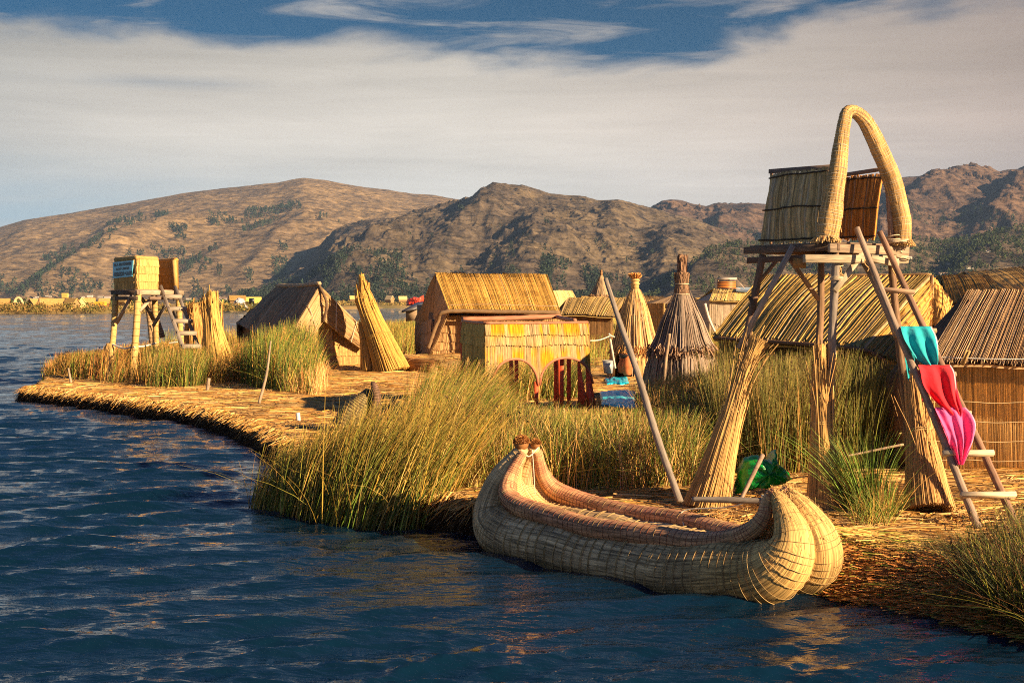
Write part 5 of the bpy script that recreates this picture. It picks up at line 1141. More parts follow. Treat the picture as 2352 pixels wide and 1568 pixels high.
def hut_right():
    root = thing('reed_hut', 'dark brown roofed hut at the right edge behind the cloths', 'hut', Pz(2320, 1100, .42))
    Rl, Rr = P(2222, 669, 28.2), P(2640, 666, 29.2); El, Er = P(2130, 828, 24.8), P(2640, 842, 25.6)
    dk = A(.56, .38, .22)
    roof_slope(root, Rl, Rr, Er, El, 250, dk, 31, .04, .10, .10, name='roof', cvar=.36, grey=.4, segs=10, ends=.03)
    mb = MB(); reeds_on(mb, quadS(Rl, Rr, Er, El, bulge=.10, wav=.1, seed=31), 340, 10, .024, A(.58, .39, .22), jit=.9, ends=.02, cvar=.45, uw=.5, wl=4.0, back=False); mb.build('roof_stalks', M_reed, root)
    roof_slope(root, Rr, Rl, P(2230, 760, 32), P(2640, 760, 31), 60, dk, 32, .04, .1, .1, name='roof', out=(10, 200, 30))
    # dark drooping mat over the left gable, curling down to the ground
    ctrlT = [P(2222, 669, 28.6), P(2140, 757, 27.6), P(2062, 835, 26.8), P(2030, 880, 26.6), P(2034, 960, 26.4), P(2062, 1062, 26.2)]
    ctrlB = [P(2228, 690, 27.6), P(2150, 800, 25.6), P(2100, 850, 25.3), P(2088, 900, 25.3), P(2094, 980, 25.2), P(2110, 1085, 25.0)]
    a = spline(ctrlT, 60); b = spline(ctrlB, 60)
    class SS: pass
    def S(u, v):
        u = np.asarray(u, float); v = np.clip(np.asarray(v, float), 0, 1) * 59; i = np.clip(v.astype(int), 0, 58); f = (v - i)[..., None]
        p = a[i] * (1 - f) + a[i + 1] * f; q = b[i] * (1 - f) + b[i + 1] * f; return p * (1 - u[..., None]) + q * u[..., None]
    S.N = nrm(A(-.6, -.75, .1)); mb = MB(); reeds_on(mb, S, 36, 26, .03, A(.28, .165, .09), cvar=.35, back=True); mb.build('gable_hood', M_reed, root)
    wf = A(.72, .50, .23)
    SW = wall_mat(root, P(2110, 842, 25.3), P(2640, 848, 26.3), P(2640, 1100, 26.5), P(2120, 1088, 25.5), 420, 1, wf, 33, flare=.0, cvar=.4, thick=.022)
    mb = MB()
    for v in (.32, .5, .68, .86):
        u = np.linspace(.01, .99, 60); p = SW(u, np.full(60, v) + .006 * np.sin(u * 25)) + SW.N * .03; tube(mb, p, .006, 5, A(.5, .36, .2))
    mb.build('wall_cord', M_rope, root)
    mb = MB(); pts = SW(np.linspace(.0, 1, 20), np.full(20, 1.0)) - A(0, .05, 0); tube(mb, pts, .05, 8, A(.16, .1, .06), wob=.4); mb.build('base_roll', M_reed, root)
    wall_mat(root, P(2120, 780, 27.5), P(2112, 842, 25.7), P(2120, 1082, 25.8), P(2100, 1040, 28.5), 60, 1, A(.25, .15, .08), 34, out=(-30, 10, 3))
hut_right()
mb = MB(); rope(mb, [P(2148, 820, 23.9), P(2280, 824, 23.6), P(2420, 824, 23.4), P(2560, 822, 23.2)], .009, A(.7, .66, .6)); put(mb.build('clothes_line', M_rope), 'thin pale cord stretched across the dark brown roof', 'cord')
mb = MB(); bar(mb, P(2208, 838, 23.7), P(2222, 804, 23.65), .05, .02, A(.5, .32, .12), up=(0, -1, 0)); bar(mb, P(2212, 839, 23.68), P(2228, 806, 23.63), .03, .02, A(.55, .35, .14), up=(0, -1, 0)); put(mb.build('clothes_peg', M_wood), 'wooden peg clipped on the cord before the dark roof', 'peg')

def simple_hut(label, Rl, Rr, Er, El, n, col, wcol, base_y=.4, group=None, ends_=None, seed=1, depth=4.5, hips=None, parts=True, name='reed_hut', grey=.2, thick=.05, cat='hut'):
    root = thing(name, label, cat, ((El[0] + Er[0]) / 2, El[1] + .5, base_y), group)
    roof_slope(root, Rl, Rr, Er, El, n, col, seed, thick, .12, .15, name='roof', grey=grey, cvar=.32, segs=5, mat=M_reed)
    bl = El + A(0, 2 * (Rl[1] - El[1]), 0); br = Er + A(0, 2 * (Rr[1] - Er[1]), 0)
    roof_slope(root, Rr, Rl, bl, br, max(12, n // 3), col * .85, seed + 1, thick, .1, .1, name='roof', out=(0, 500, 60))
    for a, b, c, o in ((Rl, bl, El, -1), (Rr, br, Er, 1)):
        if hips and hips[0 if o < 0 else 1]:
            mb = MB(); S = quadS(a, a + A(.01 * o, 0, 0), b + A(.3 * o, 0, -.1), c + A(.3 * o, 0, -.1), out=(o * 500 + a[0], 0, 20)); reeds_on(mb, S, max(12, n // 3), 5, thick, col * 1.05, cvar=.3); mb.build('gable_hood', M_reed, root)
        w0 = c + A(-.1 * o, .3, 0); w1 = b + A(-.1 * o, -.3, 0); mb = MB()
        g0 = A(w0[0], w0[1], base_y - .3); g1 = A(w1[0], w1[1], base_y - .3); tp = a + A(-.1 * o, 0, -.1); off = A(.12 * o, 0, 0)
        mb.add([w0, w1, g1, g0, tp, w0 - off, w1 - off, g1 - off, g0 - off, tp - off], [(0, 3, 2, 1), (5, 6, 7, 8), (3, 0, 5, 8), (1, 2, 7, 6)], [(0, 1, 4), (5, 9, 6)], wcol * .9, None); mb.build('gable_wall', M_reed, root, smooth=False)
    wa, wb = El + A(.25, .35, 0), Er + A(-.25, .35, 0)
    wall_mat(root, wa, wb, A(wb[0], wb[1], base_y - .3), A(wa[0], wa[1], base_y - .3), max(30, n), 2, wcol, seed + 2)
    return root
G1 = A(.62, .40, .12); G2 = A(.50, .36, .16); G3 = A(.33, .24, .13)
simple_hut('golden roofed hut peeping over the dark brown roof', P(2160, 634, 58), P(2270, 633, 58), P(2300, 668, 54), P(2182, 700, 54), 110, G1, G2, seed=41, hips=(1, 0))
simple_hut('large hut roof at the top right behind the others', P(2215, 626, 66), P(2460, 606, 64), P(2500, 668, 60), P(2290, 668, 60), 150, A(.66, .44, .16), G2, seed=42, hips=(1, 0))
simple_hut('low streaky thatched hut half sunk behind reeds beyond the yellow cabin', P(1303, 684, 84), P(1440, 684, 84), P(1412, 727, 79), P(1287, 722, 79), 90, A(.56, .40, .15), A(.30, .18, .08), seed=43, hips=(0, 1))
simple_hut('pale pitched hut right behind the large golden roof', P(1258, 668, 96), P(1312, 668, 100), P(1330, 712, 98), P(1270, 735, 92), 60, A(.66, .48, .22), G2, seed=44, hips=(1, 1))
simple_hut('flat brown reed roof beyond the pale conical hut', P(1478, 680, 150), P(1520, 681, 150), P(1560, 694, 145), P(1470, 696, 145), 50, A(.50, .33, .13), G3, seed=45)
simple_hut('wide dark tent like roof beyond the grey conical hut', P(1545, 680, 120), P(1580, 680, 120), P(1635, 700, 115), P(1495, 700, 115), 60, A(.28, .19, .11), G3, seed=46, hips=(1, 1))
r_ = simple_hut('light yellow tin roofed house carrying a water heater', P(1640, 664, 110), P(1762, 664, 110), P(1752, 692, 106), P(1628, 690, 106), 50, A(.62, .46, .16), A(.45, .38, .3), seed=47, name='house', cat='house', thick=.03)
S = quadS(P(1640, 664, 110), P(1762, 664, 110), P(1752, 692, 106), P(1628, 690, 106), bulge=.12); mb = MB()
S2 = lambda u, v: S(.45 + .45 * np.asarray(u), .1 + .4 * np.asarray(v)); S2.N = S.N; slab(mb, S2, .14, .20, 0, 1, A(.30, .38, .45), 8, 4); mb.build('roof_patch', M_metal, r_)
def heater():
    root = thing('water_heater', 'orange and dark striped solar heater on the yellow tin roof', 'solar heater', P(1668, 664, 108.5))
    mb = MB(); a, b, c, d_ = P(1648, 646, 108.8), P(1690, 645, 108.8), P(1690, 663, 107.6), P(1647, 662, 107.6); n = 9
    for k in range(n): tube(mb, [lerp(a, d_, (k + .5) / n), lerp(b, c, (k + .5) / n)], .045, 6, A(.75, .25, .03) if k % 2 else A(.12, .04, .02))
    mb.build('tube_panel', M_metal, root); mb = MB(); tube(mb, [P(1647, 641, 109), P(1692, 640, 109)], .10, 10, A(.45, .38, .32)); mb.build('tank', M_metal, root)
    mb = MB()
    for p, q in ((P(1690, 640, 109), P(1712, 664, 109)), (P(1690, 662, 107.6), P(1702, 664, 109)), (P(1650, 641, 109), P(1650, 664, 109)), (P(1688, 641, 109), P(1688, 664, 109))): bar(mb, p, q, .06, .06, A(.42, .3, .24))
    mb.build('frame', M_metal, root)
heater()
def shed():
    root = thing('shed', 'small wooden shed with a dark lean-to roof left of the golden hut', 'shed', P(955, 730, 88))
    mb = MB(); a, b, c, d_ = P(958, 694, 92), P(1000, 690, 92), P(960, 705, 86), P(922, 714, 86); hexa(mb, [a, b, c, d_, *(q - A(0, 0, .12) for q in (a, b, c, d_))], A(.10, .09, .09)); mb.build('roof', M_metal, root)
    mb = MB(); hexa(mb, [P(932, 711, 87), P(965, 706, 87), P(965, 735, 87), P(932, 738, 87), P(945, 705, 91), P(985, 700, 91), P(985, 728, 91), P(945, 728, 91)], A(.32, .22, .14)); mb.build('wall', M_wood, root)
shed()
mb = MB(); S = quadS(P(1466, 698, 75), P(1524, 696, 73), P(1524, 760, 73), P(1466, 765, 75), wav=.05, seed=3); reeds_on(mb, S, 60, 4, .04, A(.56, .37, .15), cvar=.3)
o = put(mb.build('reed_fence', M_reed), 'square woven reed screen between the two conical huts', 'fence')

# ================================================================== conical huts
def cone_hut(label, cx, Y, ytop, profile, n, col, door=None, tuft_=None, seed=1, cloc=None, greyv=.3, ragged=.4, wd=1.3, cat='conical hut', group=None, base_z=.4):
    """profile: list of layers; each layer is a list of (pixel y, pixel half width)"""
    c0 = P(cx, ytop, Y); px = Y / F; rng = np.random.default_rng(seed)
    zof = lambda y: P(cx, y, Y)[2]
    root = thing('conical_hut', label, cat, (c0[0], Y, base_z), group)
    for li, lay in enumerate(profile):
        zs = np.array([zof(l[0]) for l in lay[0]]); rs = np.array([l[1] * px for l in lay[0]]); a0, a1 = lay[1] if len(lay) > 1 else (0, 2 * math.pi)
        def S(u, v, zs=zs, rs=rs, a0=a0, a1=a1):
            u = np.asarray(u, float); v = np.asarray(v, float); vi = np.linspace(0, 1, len(zs)); r = np.interp(v, vi, rs); z = np.interp(v, vi, zs); th = a0 + (a1 - a0) * u
            r = r * (1 + .03 * np.sin(th * 5 + seed) + .02 * np.sin(th * 11))
            return np.stack([c0[0] + r * np.cos(th), Y + r * np.sin(th), z], -1)
        mb = MB(); nn = n; segs = 10
        for layer in range(2):
            u = (np.arange(nn) + rng.random(nn)) / nn; L = 1 - .12 * rng.random(nn) * ragged * 2 * (layer == 1); st0 = rng.random(nn) * .5 * layer
            vv = st0[:, None] + (L - st0)[:, None] * np.linspace(0, 1, segs + 1)[None]; uu = u[:, None] + rng.normal(0, .012, (nn, 1)) * vv
            p = S(uu, vv); th = a0 + (a1 - a0) * uu; radial = np.stack([np.cos(th), np.sin(th), .25 + 0 * th], -1)
            p = p + radial * (.02 + .07 * layer * rng.random((nn, 1)))[..., None] ; tg = nrm(np.gradient(p, axis=1)); side = nrm(np.cross(tg, radial))
            r = np.interp(vv, np.linspace(0, 1, len(zs)), rs); W = (a1 - a0) * np.maximum(r, .12) / nn * wd * (1.2 if layer == 0 else .8)
            c = np.asarray(col) * (1 + .42 * (rng.random((nn, 1)) * 2 - 1)); g = (rng.random((nn, 1)) < greyv) * .5; c = c * (1 - g) + c.mean(1, keepdims=True) * A(1.1, 1, .92) * g
            ribbons(mb, p, side, W, c, .5)
        # backing shell
        u = np.linspace(0, 1, 33); v = np.linspace(0, 1, 8); U, Vv = np.meshgrid(u, v); p = S(U, Vv); q_ = p * 1.0; ctr = A(c0[0], Y, 0); inn = p + (ctr - p) * A(.06, .06, 0) ; inn[..., 2] = p[..., 2]
        ix = np.arange(33 * 8).reshape(8, 33); q = np.stack([ix[:-1, :-1], ix[:-1, 1:], ix[1:, 1:], ix[1:, :-1]], -1).reshape(-1, 4)
        mb.add(inn.reshape(-1, 3), q, None, np.asarray(col) * .45, inn.reshape(-1, 3))
        # ragged fringe of straw at the lower hem
        if lay[2] if len(lay) > 2 else False:
            N = 520; th = a0 + (a1 - a0) * rng.random(N); p0 = np.stack([c0[0] + rs[-1] * np.cos(th), Y + rs[-1] * np.sin(th), zs[-1] + .25 * rng.random(N) ** 2], -1)
            dr = nrm(np.stack([np.cos(th) * .8, np.sin(th) * .8, -.9 + 0 * th], -1) + rng.normal(0, .4, (N, 3))); L_ = .08 + .18 * rng.random((N, 1))
            ribbons(mb, np.stack([p0, p0 + dr * L_ * .5, p0 + dr * L_ - A(0, 0, .06)], 1), nrm(np.cross(dr, rng.normal(size=(N, 3)))), np.full((N, 3), .035), np.asarray(col) * A(1.1, .95, .8) * (.6 + .8 * rng.random((N, 1))))
        mb.build('thatch' if li == 0 else 'wall', M_reed, root)
    if tuft_:
        mb = MB(); N = 220; y0, y1, w0, w1 = tuft_; z0, z1 = zof(y0), zof(y1); th = rng.random(N) * 6.28; f = np.linspace(0, 1, 5)[None]; en = .5 + .5 * rng.random((N, 1)); r = (w0 + (w1 - w0) * f) * px * (.5 + .6 * rng.random((N, 1)))
        p = np.stack([c0[0] + np.cos(th)[:, None] * r, Y + np.sin(th)[:, None] * r, z0 + (z1 - z0) * f * en], -1) + rng.normal(0, .03, (N, 1, 3)) * f[..., None]
        ribbons(mb, p, nrm(np.cross(nrm(p[:, -1] - p[:, 0]), rng.normal(size=(N, 3)))), np.full((N, 5), .05), np.asarray(col) * A(1.15, .95, .8) * (.5 + .9 * rng.random((N, 1)))); mb.build('top_tuft', M_reed, root)
    return root, c0
GR = A(.27, .205, .165)
rt, c0 = cone_hut('tall grey conical hut with a shaggy tied top', 1566, 44.5, 620, [([(668, 12), (700, 25), (740, 43), (780, 58), (806, 72)], (0, 6.283), True), ([(796, 64), (830, 74), (870, 82), (905, 88), (960, 90)], (0, 6.283), False)], 150, GR, tuft_=(625, 585, 9, 7), seed=3, greyv=.5, base_z=.4)
for sec, r0 in (([(628, 17), (640, 16), (652, 14)], 0), ([(652, 13), (664, 16), (676, 17)], 0)):
    px = 44.5 / F; rng = np.random.default_rng(8); N = 260; th = rng.random(N) * 6.28; zz = np.array([P(1566, s_[0], 44.5)[2] for s_ in sec]); rr = np.array([s_[1] * px for s_ in sec]); f = np.linspace(0, 1, 5)
    zi = np.interp(f, [0, .5, 1], zz); ri = np.interp(f, [0, .5, 1], rr) ; tw = rng.normal(0, .3, N)[:, None] * f; a_ = th[:, None] + tw; j = 1 + .18 * (rng.random((N, 1)) - .5)
    p = np.stack([c0[0] + np.cos(a_) * ri * j, 44.5 + np.sin(a_) * ri * j, zi + 0 * a_ + rng.normal(0, .03, (N, 1))], -1); mb = MB(); ribbons(mb, p, nrm(np.stack([-np.sin(a_), np.cos(a_), 0 * a_], -1)), np.full((N, 5), .035), GR * A(1.3, 1.1, .9) * (.5 + .9 * rng.random((N, 1))))
    tube(mb, np.stack([np.full(5, c0[0]), np.full(5, 44.5), zi], -1), ri * .8, 12, GR * .5); mb.build('top_knot', M_reed, rt)
mb = MB(); [ring(mb, P(1566, y, 44.5), A(0, 0, 1), w_ * 44.5 / F, .02, A(.55, .42, .28)) for y, w_ in ((652, 15), (676, 18))]; mb.build('tie', M_rope, rt)
PL = A(.58, .39, .17)
rt, c1 = cone_hut('pale conical hut with an open doorway and clay pots inside', 1459, 58, 665, [([(664, 9), (690, 19), (728, 31), (760, 39), (806, 52)], (0, 6.283), True), ([(796, 46), (830, 52), (868, 58)], (-1.75, 4.0 - .4), False)], 130, PL, tuft_=(640, 628, 7, 13), seed=5, greyv=.15, base_z=.45)
mb = MB(); tube(mb, [P(1459, 668, 58), P(1459, 640, 58)], [.16, .15], 12, PL, wob=.1); [ring(mb, P(1459, y, 58), A(0, 0, 1), .165, .03, PL * 1.1) for y in (644, 652)]; mb.build('top_knot', M_reed, rt)
mb = MB(); [ring(mb, P(1459, y, 58), A(0, 0, 1), w_ * 58 / F, .018, A(.6, .45, .25), 30) for y, w_ in ((697, 22), (729, 33))]; mb.build('tie', M_rope, rt)
cone_hut('small pale brown conical hut behind the low thatched hut', 1381, 110, 640, [([(632, 2), (660, 13), (683, 25)], (0, 6.283), True), ([(680, 22), (720, 28)], (0, 6.283), False)], 70, A(.40, .29, .18), tuft_=(634, 620, 2.5, 1.2), seed=6, base_z=.4)
# pots in the doorway
def pot(label, x, y, Y, h, r, col, name='clay_pot', cat='pot'):
    b = P(x, y, Y); root = thing(name, label, cat, b); mb = MB(); f = np.linspace(0, 1, 14); pr = np.interp(f, [0, .1, .45, .75, .85, 1], [.55, .8, 1, .7, .55, .7]) * r
    tube(mb, np.stack([np.full(14, b[0]), np.full(14, b[1]), b[2] + f * h], -1), pr, 18, col); mb.build('body', M_clay, root)
    mb = MB(); tube(mb, np.stack([np.full(3, b[0]), np.full(3, b[1]), b[2] + h + A(0, .01, .02)], -1), [r * .6, r * .6, r * .3], 14, A(.02, .015, .012)); mb.build('mouth', M_clay, root)
    mb = MB(); th = np.linspace(0, 3.14, 10); tube(mb, np.stack([b[0] + r * .7 + np.sin(th) * r * .35, np.full(10, b[1]), b[2] + h * (.55 + .2 * np.cos(th))], -1), r * .1, 6, col); mb.build('handle', M_clay, root)
pot('round orange clay pot in the doorway of the pale conical hut', 1431, 857, 55.8, .62, .22, A(.55, .16, .05)); pot('taller orange clay stove beside the doorway of the conical hut', 1441, 862, 55.4, .85, .22, A(.50, .15, .05), 'clay_stove', 'stove')
def pan():
    b = P(1437, 822, 55.5); root = thing('cooking_pan', 'black pan sitting on top of the clay stove', 'pan', b); mb = MB(); tube(mb, [b, b + A(0, 0, .12), b + A(0, 0, .15)], [.2, .26, .27], 18, A(.03, .02, .018)); mb.build('bowl', M_metal, root)
    mb = MB(); tube(mb, [b + A(.2, 0, .1), b + A(.45, -.05, .14)], .025, 8, A(.05, .03, .02)); mb.build('handle', M_metal, root)
pan()
def bucket():
    b = P(1397, 857, 56.5); root = thing('bucket', 'grey metal bucket inside the dark doorway', 'bucket', b); mb = MB(); tube(mb, [b, b + A(0, 0, .5)], [.17, .23], 18, A(.35, .36, .38)); mb.build('body', M_metal, root)
    mb = MB(); ring(mb, b + A(0, 0, .5), A(0, 0, 1), .235, .015, A(.5, .5, .5)); mb.build('rim', M_metal, root)
bucket()

# blue plastic on the straw
def sheet(label, pts, col, seed, name='plastic_sheet', cat='plastic sheet', n=28, z=.5):
    a, b, c, d_ = (Pz(x, y, z) for x, y in pts); u, v = np.meshgrid(np.linspace(0, 1, n), np.linspace(0, 1, n)); e = 1 + .16 * (fbm(u * 5, v * 5, 3, seed) - .5)
    U = (.5 + (u - .5) * e)[..., None]; Vv = (.5 + (v - .5) * e)[..., None]; p = (a * (1 - U) + b * U) * (1 - Vv) + (d_ * (1 - U) + c * U) * Vv
    p[..., 2] = gz(p[..., 0].ravel(), p[..., 1].ravel()).reshape(n, n) + .05 + .13 * fbm(u * 6, v * 6, 4, seed + 3, True) * (np.sin(np.pi * u) * np.sin(np.pi * v)) ** .3
    m = n * n; ix = np.arange(m).reshape(n, n); q = np.stack([ix[:-1, :-1], ix[:-1, 1:], ix[1:, 1:], ix[1:, :-1]], -1).reshape(-1, 4); rim = np.concatenate((ix[:, 0], ix[-1, 1:], ix[::-1, -1][1:], ix[0, ::-1][1:])); rq = np.stack([rim[:-1], rim[1:], rim[1:] + m, rim[:-1] + m], -1)
    tear = fbm(u * 7, v * 7, 3, seed + 8) ; P_ = p.reshape(-1, 3); mb = MB(); mb.add(np.concatenate((P_, P_ - A(0, 0, .03))), np.concatenate((q, q[:, ::-1] + m, rq)), None, col, np.tile(P_, (2, 1)))
    put(mb.build(name, M_plastic), label, cat)
sheet('bright blue plastic sheet lying beside the yellow cabin', [(1378, 900), (1458, 900), (1466, 934), (1382, 932)], A(.06, .60, .72), 4)
sheet('small blue plastic sheet partly covered by straw before the conical hut', [(1388, 868), (1440, 867), (1446, 882), (1394, 882)], A(.01, .40, .55), 7)

# ================================================================== second boat's prow behind the reeds
def prow2():
    root = thing('reed_boat', 'dark prow of a smaller reed boat rising behind the leaning reeds', 'boat', P(830, 960, 33.5))
    YY = 33.5
    for nm, ctrl, col in (('hull', [(800, 985, .5), (815, 950, .42), (832, 925, .30), (843, 905, .17), (846, 893, .08)], A(.26, .21, .09)), ('gunwale', [(858, 985, .2), (862, 950, .16), (865, 920, .13), (862, 895, .11), (857, 880, .07), (856, 876, .03)], A(.20, .12, .085))):
        c = np.array([[*P(x, y, YY - (.2 if nm == 'gunwale' else 0)), r * .85] for x, y, r in ctrl]); s = spline(c, 40); mb = MB(); tube(mb, s[:, :3], s[:, 3], 22, col, wob=.03); o = mb.build(nm, M_hull, root)
        mb = MB(); tg = nrm(np.gradient(s[:, :3], axis=0)); [ring(mb, s[k, :3], tg[k], s[k, 3] * 1.01, .008, A(.10, .06, .04), 20, 4) for k in range(1, 39, 2)]; mb.build('binding', M_rope, o)
prow2()

# ================================================================== the yellow cabin with red arches
def cabin():
    root = thing('reed_cabin', 'yellow reed boat cabin on red posts with two arches', 'cabin', P(1230, 965, 38.5))
    FL, FR, BL, BR = P(1114, 746, 37.0), P(1350, 742, 38.6), P(1062, 738, 41.2), P(1286, 729, 43.0)
    zt = 2.93
    for q in (FL, FR, BL, BR): q[2] = zt
    hgt = 2.45
    dn = lambda p, z: A(p[0], p[1], z)
    S = quadS(FL, FR, FR + A(.12, 0, -2.0), FL + A(0, 0, -2.0), wav=.03, seed=2)
    def bot(u):
        a = np.where(u < .49, (u - .27) / .215, (u - .755) / .255); a = np.clip(np.abs(a), 0, 1); arch = .46 + .36 * (1 - np.sqrt(np.clip(1 - a ** 2.2, 0, 1))) ; arch = np.minimum(arch, .84)
        return np.where(u < .055, .84, arch)
    yel = A(.62, .37, .01); pal = A(.50, .39, .22)
    def cf(u, v, c):
        m = np.clip((fbm(u * 26, v * 2.5, 3, 5) - .41) * 6, 0, 1)[..., None]; b = np.clip((np.sin(v * 15.0 + 1.0) * .5 + .75), 0, 1)[..., None]; m = m * b
        lum = c.mean(-1, keepdims=True) / .44; return (yel * m + pal * (1 - m)) * lum
    mb = MB(); n = 120
    for v0, v1 in ((.27, None), (.135, .30), (.0, .165)):
        if v1 is None: reeds_on(mb, S, n, 5, .025, pal, v0=v0, bottom=lambda u: np.maximum(bot(u), v0 + .02), ends=.01, colfn=cf, back=False, cvar=.3, flare=.02)
        else: reeds_on(mb, S, n, 3, .025, pal, v0=v0, v1=v1, ends=.008, colfn=cf, back=False, cvar=.3, flare=.05, bottom=lambda u, v1=v1: v1 - .012 + .012 * np.sin(u * 11 + v1 * 30))
    slab(mb, S, -.02, -.06, 0, None, pal * .6, 60, 8, bottom=lambda u: bot(u) - .01); fp = mb.build('front_panel', M_reed, root)
    mb = MB()
    for u0, u1, uc in ((.055, .485, .27), (.50, 1.01, .755)):
        u = np.linspace(u0, u1, 40); p = S(u, bot(u)) + S.N * .03; tube(mb, p, .035, 8, A(.46, .16, .09), wob=.08)
    mb.build('arch_trim', M_paint, root)
    # left side panel with small arches
    SL = quadS(BL, FL, FL + A(0, 0, -2.0), BL + A(0, 0, -2.0), wav=.03, seed=3, out=(-20, 30, 3))
    def botl(u): 
        a = np.where(u < .5, (u - .25) / .2, (u - .73) / .2); a = np.clip(np.abs(a), 0, 1); return .46 + .34 * (1 - np.sqrt(np.clip(1 - a ** 2, 0, 1)))
    mb = MB(); 
    for v0, v1 in ((.27, None), (.135, .30), (.0, .165)):
        if v1 is None: reeds_on(mb, SL, 60, 5, .025, A(.5, .36, .1), v0=v0, bottom=botl, ends=.01, back=False, cvar=.3)
        else: reeds_on(mb, SL, 60, 3, .025, A(.5, .36, .1), v0=v0, v1=v1, ends=.008, back=False, cvar=.3, flare=.05)
    slab(mb, SL, -.02, -.06, 0, None, pal * .5, 50, 8, bottom=lambda u: botl(u) - .01); mb.build('side_panel', M_reed, root)
    # back panels are low strips
    for a, b, o in ((BL, BR, (0, 0, 5)), (FR, BR, (-20, 30, 3))):
        mb = MB(); Sb = quadS(a, b, b - A(0, 0, .8), a - A(0, 0, .8), seed=4, out=o); reeds_on(mb, Sb, 60, 3, .02, A(.30, .18, .09), ends=.02); mb.build('back_panel', M_reed, root)
    red = A(.85, .13, .05); pk = A(.36, .15, .08)
    for a, b, r in ((FL, FR, .038), (BL, FL, .045), (BL + A(0, 0, .05), BR + A(0, 0, .12), .075), (BR + A(-.1, 0, .1), FR + A(-.35, 0, .05), .06)):
        mb = MB(); tube(mb, spline([a + A(0, 0, .03), lerp(a, b, .5) + A(0, 0, .02), b + A(0, 0, .03)], 20), r, 10, pk, wob=.08, jc=.2); mb.build('top_rail', M_paint, root)
    gb = .42
    def post(p, q, w_=.11, c=red): mb = MB(); bar(mb, p, q, w_, w_ * .8, c * random.uniform(.85, 1.1), up=(0, -1, .02)); mb.build('post', M_paint, root)
    post(dn(FL, 1.35), dn(FL, gb)); post(dn(FR, 1.3), dn(FR, gb) + A(.15, 0, 0)); post(dn(BL, zt), dn(BL, gb)); post(dn(BR, zt), dn(BR, gb))
    m = lerp(FL, FR, .49); post(dn(m, 1.4), dn(m, gb))
    for f, off in ((.245, 2.5), (.30, 2.8), (.69, .8), (.745, .4), (.82, .6)):
        m = lerp(FL, FR, f) + A(0, off, 0); post(dn(m, 2.2), dn(m, gb), .11)
    # flared right corner fins
    for dx, c in ((-.28, red), (-.05, red * .8)):
        mb = MB(); a = dn(FR, 1.95) + A(dx, -.02, 0); b = dn(FR, gb) + A(dx + .30, -.02, 0); hexa(mb, [a, a + A(.05, 0, 0), b + A(.03, 0, 0), b - A(.28, 0, 0), *(q + A(0, .06, 0) for q in (a, a + A(.05, 0, 0), b + A(.03, 0, 0), b - A(.28, 0, 0)))], c); mb.build('corner_board', M_paint, root)
    mb = MB(); a, b = P(1175, 945, 38.2), P(1290, 938, 39.5); Sb = quadS(a, b, b - A(0, 0, .55), a - A(0, 0, .55), seed=9); reeds_on(mb, Sb, 46, 3, .03, A(.58, .44, .22), ends=.01); tube(mb, [a, b], .06, 10, A(.6, .45, .24)); mb.build('bench', M_reed, root)
    mb = MB(); tube(mb, [dn(FL, .5) + A(.2, -.2, 0), dn(FR, .5) + A(0, -.2, 0)], .12, 12, A(.5, .36, .2), wob=.06); mb.build('base_roll', M_reed, root)
cabin()
blob_bag('orange cloth sack sitting inside the yellow cabin', [(1293, 975), (1292, 935), (1305, 925), (1318, 935), (1318, 978)], 39.5, A(.62, .18, .05), 8, 'sack', 'sack', .25, M_cloth)
blob_bag('red cloth heap on the floor of the yellow cabin', [(1316, 978), (1325, 948), (1340, 938), (1358, 950), (1366, 978)], 39.6, A(.60, .02, .015), 9, 'cloth_heap', 'cloth', .25, M_cloth)
blob_bag('small blue rag beside the red cloth heap', [(1350, 965), (1356, 950), (1366, 955), (1368, 970)], 39.9, A(.02, .20, .38), 10, 'rag', 'rag', .12, M_cloth)

